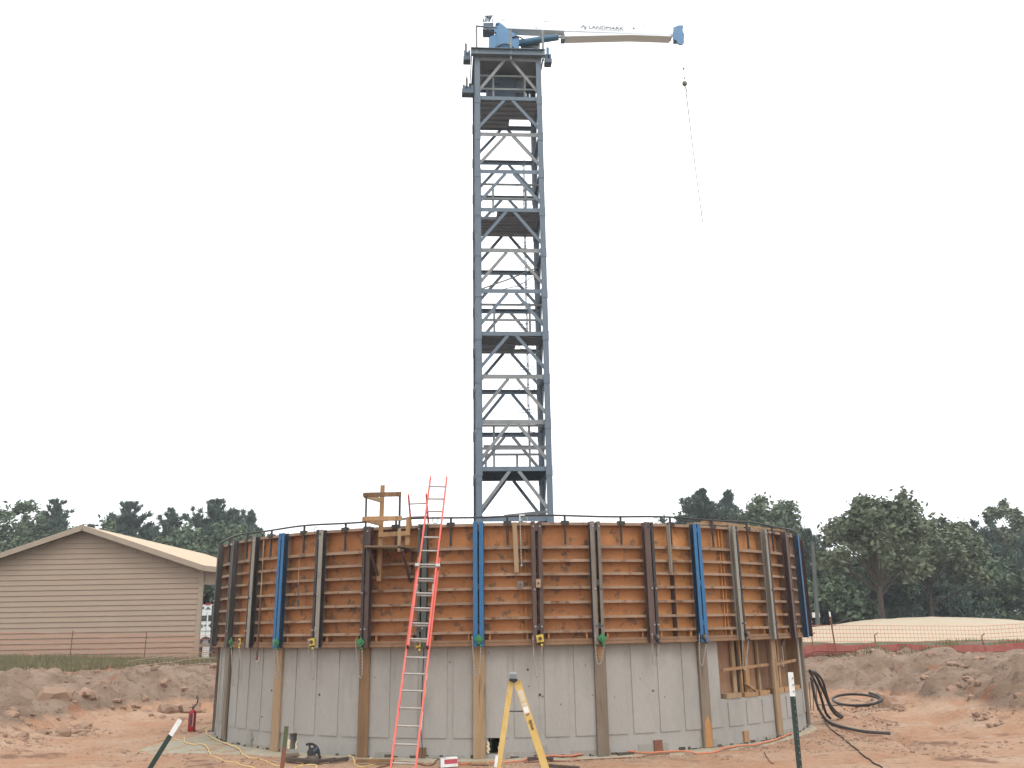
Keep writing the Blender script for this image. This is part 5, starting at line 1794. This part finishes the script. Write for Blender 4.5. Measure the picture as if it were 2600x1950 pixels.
# dark post with a crossing plate before the porch
q = thing('sign_post', V((B_(543, 1650, 40).x, 40, gz(B_(543, 1650, 40).x, 40))), 'dark post with a square plate in front of the ambulance', 'post')
pt_, pb_ = B_(541, 1536, 40), B_(534, 1668, 40)
MB().bar(pt_, pb_, .07, .07).build('shaft', M_DARK, q)
MB().box((B_(531, 1562, 40).x, 39.9, B_(540, 1577, 40).z), (B_(550, 1562, 40).x, 39.95, B_(540, 1562, 40).z)).build('plate', M_DARK, q)
pc = B_(540, 1588, 39.9)
MB().ball(pc, .12, 8, 6).build('lock', M_DARK, q)

# ================================================================== ambulance parked beyond the porch
AY = 74.0
A_ = lambda x, y: onY(x, y, AY)
ax0, ax1 = A_(496, 1600).x, A_(600, 1600).x
azb, azt = A_(525, 1622).z, A_(525, 1535).z
gzA = A_(525, 1648).z
am_ = thing('ambulance', V(((ax0 + ax1) / 2, AY + 1, gzA)), 'white and maroon ambulance parked behind the tan building', 'ambulance')
MB().prism([(ax0, AY, azb), (ax1, AY, azb), (ax1, AY, azt), (ax0, AY, azt)], (0, 2.2, 0)).build('box_body', M_WPAINT, am_)
MB().prism([(ax0 - .02, AY - .02, azb - .03), (ax1 + .02, AY - .02, azb - .03), (ax1 + .02, AY - .02, gzA + .42), (ax0 - .02, AY - .02, gzA + .42)], (0, 2.24, 0)).build('lower_skirt', M_AMBR, am_)
MB().prism([(ax0 - 2.0, AY + .1, gzA + .45), (ax0 - .04, AY + .1, gzA + .45), (ax0 - .04, AY + .1, azb + .9), (ax0 - .9, AY + .1, azb + .9), (ax0 - 1.3, AY + .1, azb + .2), (ax0 - 2.0, AY + .1, azb + .1)], (0, 2.0, 0)).build('cab', M_AMBR, am_)
for wx in (A_(521, 1640).x, ax0 - 1.2):
    w = MB().tube([(wx, AY - .05, gzA + .4), (wx, AY + .25, gzA + .4)], .42, 20).build('wheel', M_BLACK, am_)
    MB().tube([(wx, AY - .07, gzA + .4), (wx, AY - .03, gzA + .4)], .22, 14).build('rim', M_GALV, w)
for x0, x1, y0, y1 in ((511, 525, 1563, 1577), (531, 545, 1563, 1577)):
    f_ = MB().box((A_(x0, y0).x, AY - .03, A_(x0, y1).z), (A_(x1, y0).x, AY - .005, A_(x0, y0).z)).build('window', M_BLACK, am_)
    MB().box((A_(x0 + 1, y0).x, AY - .036, A_(x0, y1 - 1).z), (A_(x1 - 1, y0).x, AY - .031, A_(x0, y0 + 1).z)).build('pane', M_GLASS, f_)
MB().box((A_(527, 1540).x - .015, AY - .012, azb + .1), (A_(527, 1540).x + .015, AY - .003, azt - .5)).build('door_seam', M_GALV, am_)
c = A_(512, 1590)
mb = MB()
for k in range(3):
    u = math.radians(60 * k + 90)
    d = V((math.cos(u), 0, math.sin(u)))
    mb.obox(c - Y_ * (.012 + .002 * k), d, V((-d.z, 0, d.x)), Y_, .125, .034, .004)
mb.build('medic_star', M_INK, am_)
for x0, x1 in ((518.5, 524), (529.5, 534)):
    MB().box((A_(x0, 1588).x, AY - .012, A_(x0, 1590.5).z), (A_(x1, 1588).x, AY - .004, A_(x0, 1586).z)).build('door_handle', M_DARK, am_)
a, b = A_(508, 1604.5), A_(536, 1604.1)
lettering('PARAMEDIC', 'side_lettering', M_INK, V((a.x, AY - .008, a.z)), V((b.x, AY - .008, b.z)), .09, (0, -1, 0), am_)
MB().box((A_(508, 1540).x, AY - .014, A_(508, 1547).z), (A_(519, 1540).x, AY - .004, A_(508, 1540.5).z)).build('blue_band', M_MACH, am_)
MB().prism([(A_(521, 1547).x, AY - .004, A_(521, 1547.5).z), (A_(536, 1547).x, AY - .004, A_(536, 1547.3).z), (A_(528, 1547).x, AY - .004, A_(528, 1540).z)], (0, -.012, 0)).build('peak_mark', M_MACH, am_)
MB().box((A_(522, 1540).x, AY - .05, azt - .02), (A_(534, 1540).x, AY + .2, azt + .09)).build('light_bar', M_RED, am_)

# ================================================================== utility pole and white markers on the right
pt_, pb_ = onY(2063, 1378, 56), onY(2074, 1562, 56)
q = thing('utility_pole', pb_, 'grey green utility pole leaning slightly beyond the right rim of the forms', 'pole')
MB().tube([pb_ - Z_ * .6, pt_, pt_ + (pt_ - pb_) * .02], .1, 10, radii=[.115, .092, .09]).build('shaft', mat('pole_wood', (.075, .085, .08), (.10, .105, .095), 3, .5, rough=.9), q)
for x0, x1, lab in ((2066.5, 2071, 'white box left of the utility pole foot'), (2075.5, 2081, 'white box right of the utility pole foot')):
    a, b = onY(x0, 1568, 57), onY(x1, 1555, 57)
    MB().box((a.x, 57, a.z), (b.x, 57.3, b.z)).build('white_box', M_WPAINT, label=lab, category='box', group='white boxes by the utility pole')


# ================================================================== trees
def leaf_cloud(centres, rad, n_each, size, rng, up=.3, tri=False):
    """leaf clumps: small quads scattered in each clump, denser towards its skin"""
    c = np.repeat(np.asarray(centres), n_each, 0)
    r = np.repeat(np.asarray(rad), n_each, 0)
    n = len(c)
    d = rng.randn(n, 3)
    d /= np.linalg.norm(d, axis=1)[:, None] + 1e-9
    p = c + d * (r * np.minimum(np.abs(rng.randn(n)) * .62 + .12, 1.7))[:, None] * np.array([1, 1, .8])
    a = rng.randn(n, 3)
    a[:, 2] *= .6
    a /= np.linalg.norm(a, axis=1)[:, None] + 1e-9
    b = np.cross(a, rng.randn(n, 3))
    b /= np.linalg.norm(b, axis=1)[:, None] + 1e-9
    s = size * (.5 + rng.rand(n))[:, None]
    v = np.stack([p - a * s, p + b * s * .5, p + a * s, p - b * s * .5], 1)
    return v.reshape(-1, 3)


def limb_mesh(segs, name, parent):
    mb = MB()
    for a, b, r0, r1 in segs:
        m = a.lerp(b, .5) + V((random.uniform(-.1, .1), random.uniform(-.1, .1), .05)) * (b - a).length * .3
        mb.tube([a, m, b], r0, 6, radii=[r0, (r0 + r1) / 2, r1])
    return mb.build(name, M_TRUNK, parent)


def broadleaf(base, h, w, seed, m, label, leaf=.15, dens=1.0, crown_lo=.25, group='broad leaved trees round the site'):
    rng = np.random.RandomState(seed)
    q = thing('broadleaf_tree', base, label, 'tree', group)
    b = V(base)
    segs = [(b - Z_ * .5, b + Z_ * h * .42, .022 * h, .016 * h), (b + Z_ * h * .42, b + V((rng.uniform(-.3, .3), 0, h * .85)), .016 * h, .004 * h)]
    cz, rz = h * (1 + crown_lo) / 2, h * (1 - crown_lo) / 2 * 1.12
    w = w * 1.42
    lobes = rng.randn(9, 3)
    lobes /= np.linalg.norm(lobes, axis=1)[:, None]
    amp = rng.uniform(-.26, .34, 9)
    cs, rs = [], []
    nc = int(150 * dens)
    for k in range(nc):
        d = rng.randn(3)
        d /= np.linalg.norm(d)
        if d[2] < -.5:
            d[2] *= -.6
        rad = .38 + .62 * rng.rand() ** .6
        lump = .90 + float((amp * np.clip(lobes @ d, 0, 1) ** 3).sum())
        taper = 1 - .22 * max(d[2], 0)
        p = np.array([d[0] * w / 2 * taper, d[1] * w / 2 * taper, d[2] * rz]) * rad * lump
        p[2] = min(p[2], rz * .97)
        c = np.array([b.x, b.y, b.z + cz]) + p
        cs.append(tuple(c))
        rs.append(w * (.035 + .055 * rng.rand()))
        if k % 5 == 0:
            t = min(max((c[2] - b.z) * .55, .15 * h), .8 * h)
            segs.append((b + Z_ * t, V(tuple(c)), .007 * h, .0015 * h))
    limb_mesh(segs, 'trunk', q)
    v = leaf_cloud(cs, rs, int(120 * dens), leaf, rng)
    np_mesh('crown', v, np.arange(len(v)).reshape(-1, 4), m, q)


def pine(base, h, w, seed, m, label, lo=.25, tuft=.55, group='pines round the site', kind='pine_tree'):
    rng = np.random.RandomState(seed)
    q = thing(kind, base, label, 'pine tree', group)
    b = V(base)
    lean = V((rng.uniform(-.02, .02) * h, 0, 0))
    segs = [(b - Z_ * .5, b + Z_ * h * .5 + lean * .5, .016 * h, .011 * h), (b + Z_ * h * .5 + lean * .5, b + Z_ * h * .97 + lean, .011 * h, .003 * h)]
    P0, D0, SZ = [], [], []
    w = w * 2.15
    t = lo
    k = 0
    while t < .97:
        rel = (t - lo) / (1 - lo)
        Lw = w / 2 * (1 - rel) ** .95 * rng.uniform(.6, 1.2) + .006 * w
        nbr = 5 if rel < .75 else 4
        for q_ in range(nbr):
            k += 1
            ang = k * 2.39996 + rng.uniform(-.5, .5)
            L = Lw * rng.uniform(.45, 1.3)
            p0 = b + lean * t + Z_ * h * (t + rng.uniform(-.012, .012))
            d = V((math.cos(ang), math.sin(ang), .18 + .75 * rel + rng.uniform(-.1, .15))).normalized()
            p1 = p0 + d * L
            segs.append((p0, p1, .004 * h, .0015 * h))
            nt = 3 + int(L / .42)
            for j in range(nt):
                f_ = .30 + .70 * ((j + rng.rand()) / nt)
                pp = p0.lerp(p1, min(f_, 1)) + V(tuple(rng.randn(3) * np.array([1, 1, .5]) * (.02 + .075 * L)))
                pp.z = min(pp.z, b.z + h * .97)
                P0.append(tuple(pp))
                SZ.append(.42 + .58 * min(1, (1 - rel) * 2.2))
                D0.append(tuple((d * .5 + V((0, 0, .8)) + V(tuple(rng.randn(3) * .25))).normalized()))
        t += .050 - .022 * rel
    for z_ in (.90, .93, .96, .975):
        P0.append(tuple(b + lean + Z_ * h * z_)); D0.append((0, 0, 1)); SZ.append(.4)
    limb_mesh(segs, 'trunk', q)
    P0, D0 = np.array(P0), np.array(D0)
    n = 30
    c, d = np.repeat(P0, n, 0), np.repeat(D0, n, 0)
    nd = d + rng.randn(len(c), 3) * .42
    nd /= np.linalg.norm(nd, axis=1)[:, None]
    SZ = np.repeat(np.array(SZ), n, 0)
    L = (tuft * SZ * (.5 + .7 * rng.rand(len(c))))[:, None]
    s = np.cross(nd, rng.randn(len(c), 3))
    s /= np.linalg.norm(s, axis=1)[:, None] + 1e-9
    st_ = c + rng.randn(len(c), 3) * (.10 * tuft * SZ)[:, None]
    wd = tuft * .085 * SZ[:, None]
    v = np.stack([st_ - s * wd * .6, st_ + s * wd * .6, st_ + nd * L * .7 + s * wd, st_ + nd * L, st_ + nd * L * .7 - s * wd], 1)
    me_v = v.reshape(-1, 3)
    np_mesh('crown', me_v, np.arange(len(me_v)).reshape(-1, 5), m, q)


def spot(px, py, Y):
    """foot of a tree whose top shows at (px, py), standing at distance Y"""
    t = onY(px, py, Y)
    z = gz(t.x, Y) - .1
    return V((t.x, Y, z)), t.z - z


PX_ = 1 / F                                    # metres per photo pixel per metre of distance
for px, py, Y, wpx, kind, seed, m, lab in (
        (552, 1264, 88, 200, 'p', 1, M_PINE, 'tallest ragged pine rising behind the tan roof'),
        (597, 1293, 92, 150, 'p', 2, M_PINE, 'pine with a side crown just right of the tallest pine'),
        (638, 1290, 96, 120, 'p', 3, M_PINE2, 'slim pointed pine nearest the left end of the pipe ring'),
        (433, 1285, 90, 150, 'p', 4, M_PINE2, 'feathery pine above the left part of the tan roof'),
        (480, 1335, 84, 190, 'b', 5, M_LEAF, 'dark broad tree low between two pines above the tan roof'),
        (590, 1345, 84, 210, 'b', 6, M_LEAF, 'dark broad tree low behind the end of the tan roof'),
        (690, 1353, 110, 90, 'b', 7, M_LEAF2, 'low tree top just showing over the forms by the first blue strongback'),
        (748, 1352, 112, 80, 'b', 8, M_LEAF2, 'lower tree top just showing over the forms right of the first blue strongback'),
        (340, 1270, 92, 170, 'p', 9, M_PINE, 'tall pine standing well left of the feathery one'),
        (245, 1310, 88, 190, 'b', 10, M_LEAF, 'round broad tree behind the left part of the tan roof'),
        (150, 1262, 94, 170, 'p', 11, M_PINE2, 'tall pine second from the left edge of the view'),
        (45, 1300, 90, 210, 'b', 12, M_LEAF, 'broad tree at the left edge of the view'),
        (525, 1470, 90, 150, 'b', 33, M_LEAF, 'dark bushy tree seen through the porch opening above the ambulance'),
        (1775, 1238, 84, 175, 'p', 13, M_PINE, 'bushy dark pine above the right blue strongback'),
        (1846, 1240, 90, 100, 'p', 14, M_PINE, 'slim dark pine between the bushy pine and the broad green tree'),
        (1918, 1236, 84, 215, 'b', 15, M_LEAF, 'big broad green tree above the planks on the rim'),
        (1972, 1285, 80, 95, 'b', 16, M_LEAF, 'smaller broad tree leaning out right of the big green one'),
        (1830, 1300, 86, 190, 'b', 17, M_LEAF2, 'paler broad tree low in front of the two dark pines'),
        (2048, 1345, 70, 105, 'p', 18, M_PINE, 'small pine just behind the right rim of the forms'),
        (2110, 1470, 68, 150, 'b', 34, M_LEAF, 'low dark bush right behind the utility pole foot'),
        (1930, 1330, 95, 130, 'b', 35, M_LEAF, 'dark tree filling the gap behind the two broad ones'),
        (1740, 1310, 96, 120, 'b', 36, M_LEAF, 'dark tree low at the left foot of the bushy pine'),
        (2200, 1228, 58, 240, 'b', 19, M_LEAF2, 'large airy tree with bare limbs rising over the sand mound'),
        (2120, 1425, 72, 170, 'p', 20, M_PINE2, 'dark dense cedar behind the utility pole'),
        (2190, 1440, 74, 190, 'b', 21, M_LEAF, 'dark dense tree behind the sand mound'),
        (2270, 1420, 76, 200, 'p', 22, M_PINE2, 'dark cedar right of the sand mound'),
        (2330, 1300, 66, 240, 'b', 23, M_LEAF2, 'tall pale tree right of the large airy one'),
        (2430, 1330, 80, 200, 'p', 24, M_PINE, 'tall pine toward the right edge of the view'),
        (2500, 1400, 78, 230, 'b', 25, M_LEAF, 'broad dark tree toward the right edge of the view'),
        (2585, 1290, 84, 210, 'b', 26, M_LEAF2, 'tall broad tree at the right edge of the view')):
    base, h = spot(px, py, Y)
    w = wpx * PX_ * Y
    if kind == 'p':
        pine(base, h, w, seed, m, lab, lo=.08 if m is M_PINE2 else .16, tuft=.66)
    else:
        airy = seed in (19, 23)
        broadleaf(base, h, w, seed, m, lab, leaf=.15 if airy else .18, dens=.95 if airy else 1.2, crown_lo=.2 if airy else .1)


def undergrowth(pts, seed, m):
    rng = np.random.RandomState(seed)
    cs, rs = [], []
    for x, y, hh in pts:
        z = gz(x, y)
        for k in range(7):
            cs.append((x + rng.randn() * .9, y + rng.randn() * .8, z + hh * rng.rand()))
            rs.append(.5 + .5 * rng.rand())
    v = leaf_cloud(cs, rs, 46, .2, rng)
    np_mesh('woodland_undergrowth', v, np.arange(len(v)).reshape(-1, 4), m, kind='stuff', label='thick undergrowth closing the gaps below the trees', category='undergrowth')


rg = np.random.RandomState(21)
undergrowth([(20 + 45 * u, 92 + 8 * w_, 2.2 + 2.6 * q_) for u, w_, q_ in rg.rand(130, 3)], 22, M_LEAF)
undergrowth([(-62 + 52 * u, 96 + 8 * w_, 2.5 + 2.6 * q_) for u, w_, q_ in rg.rand(130, 3)], 23, M_LEAF)
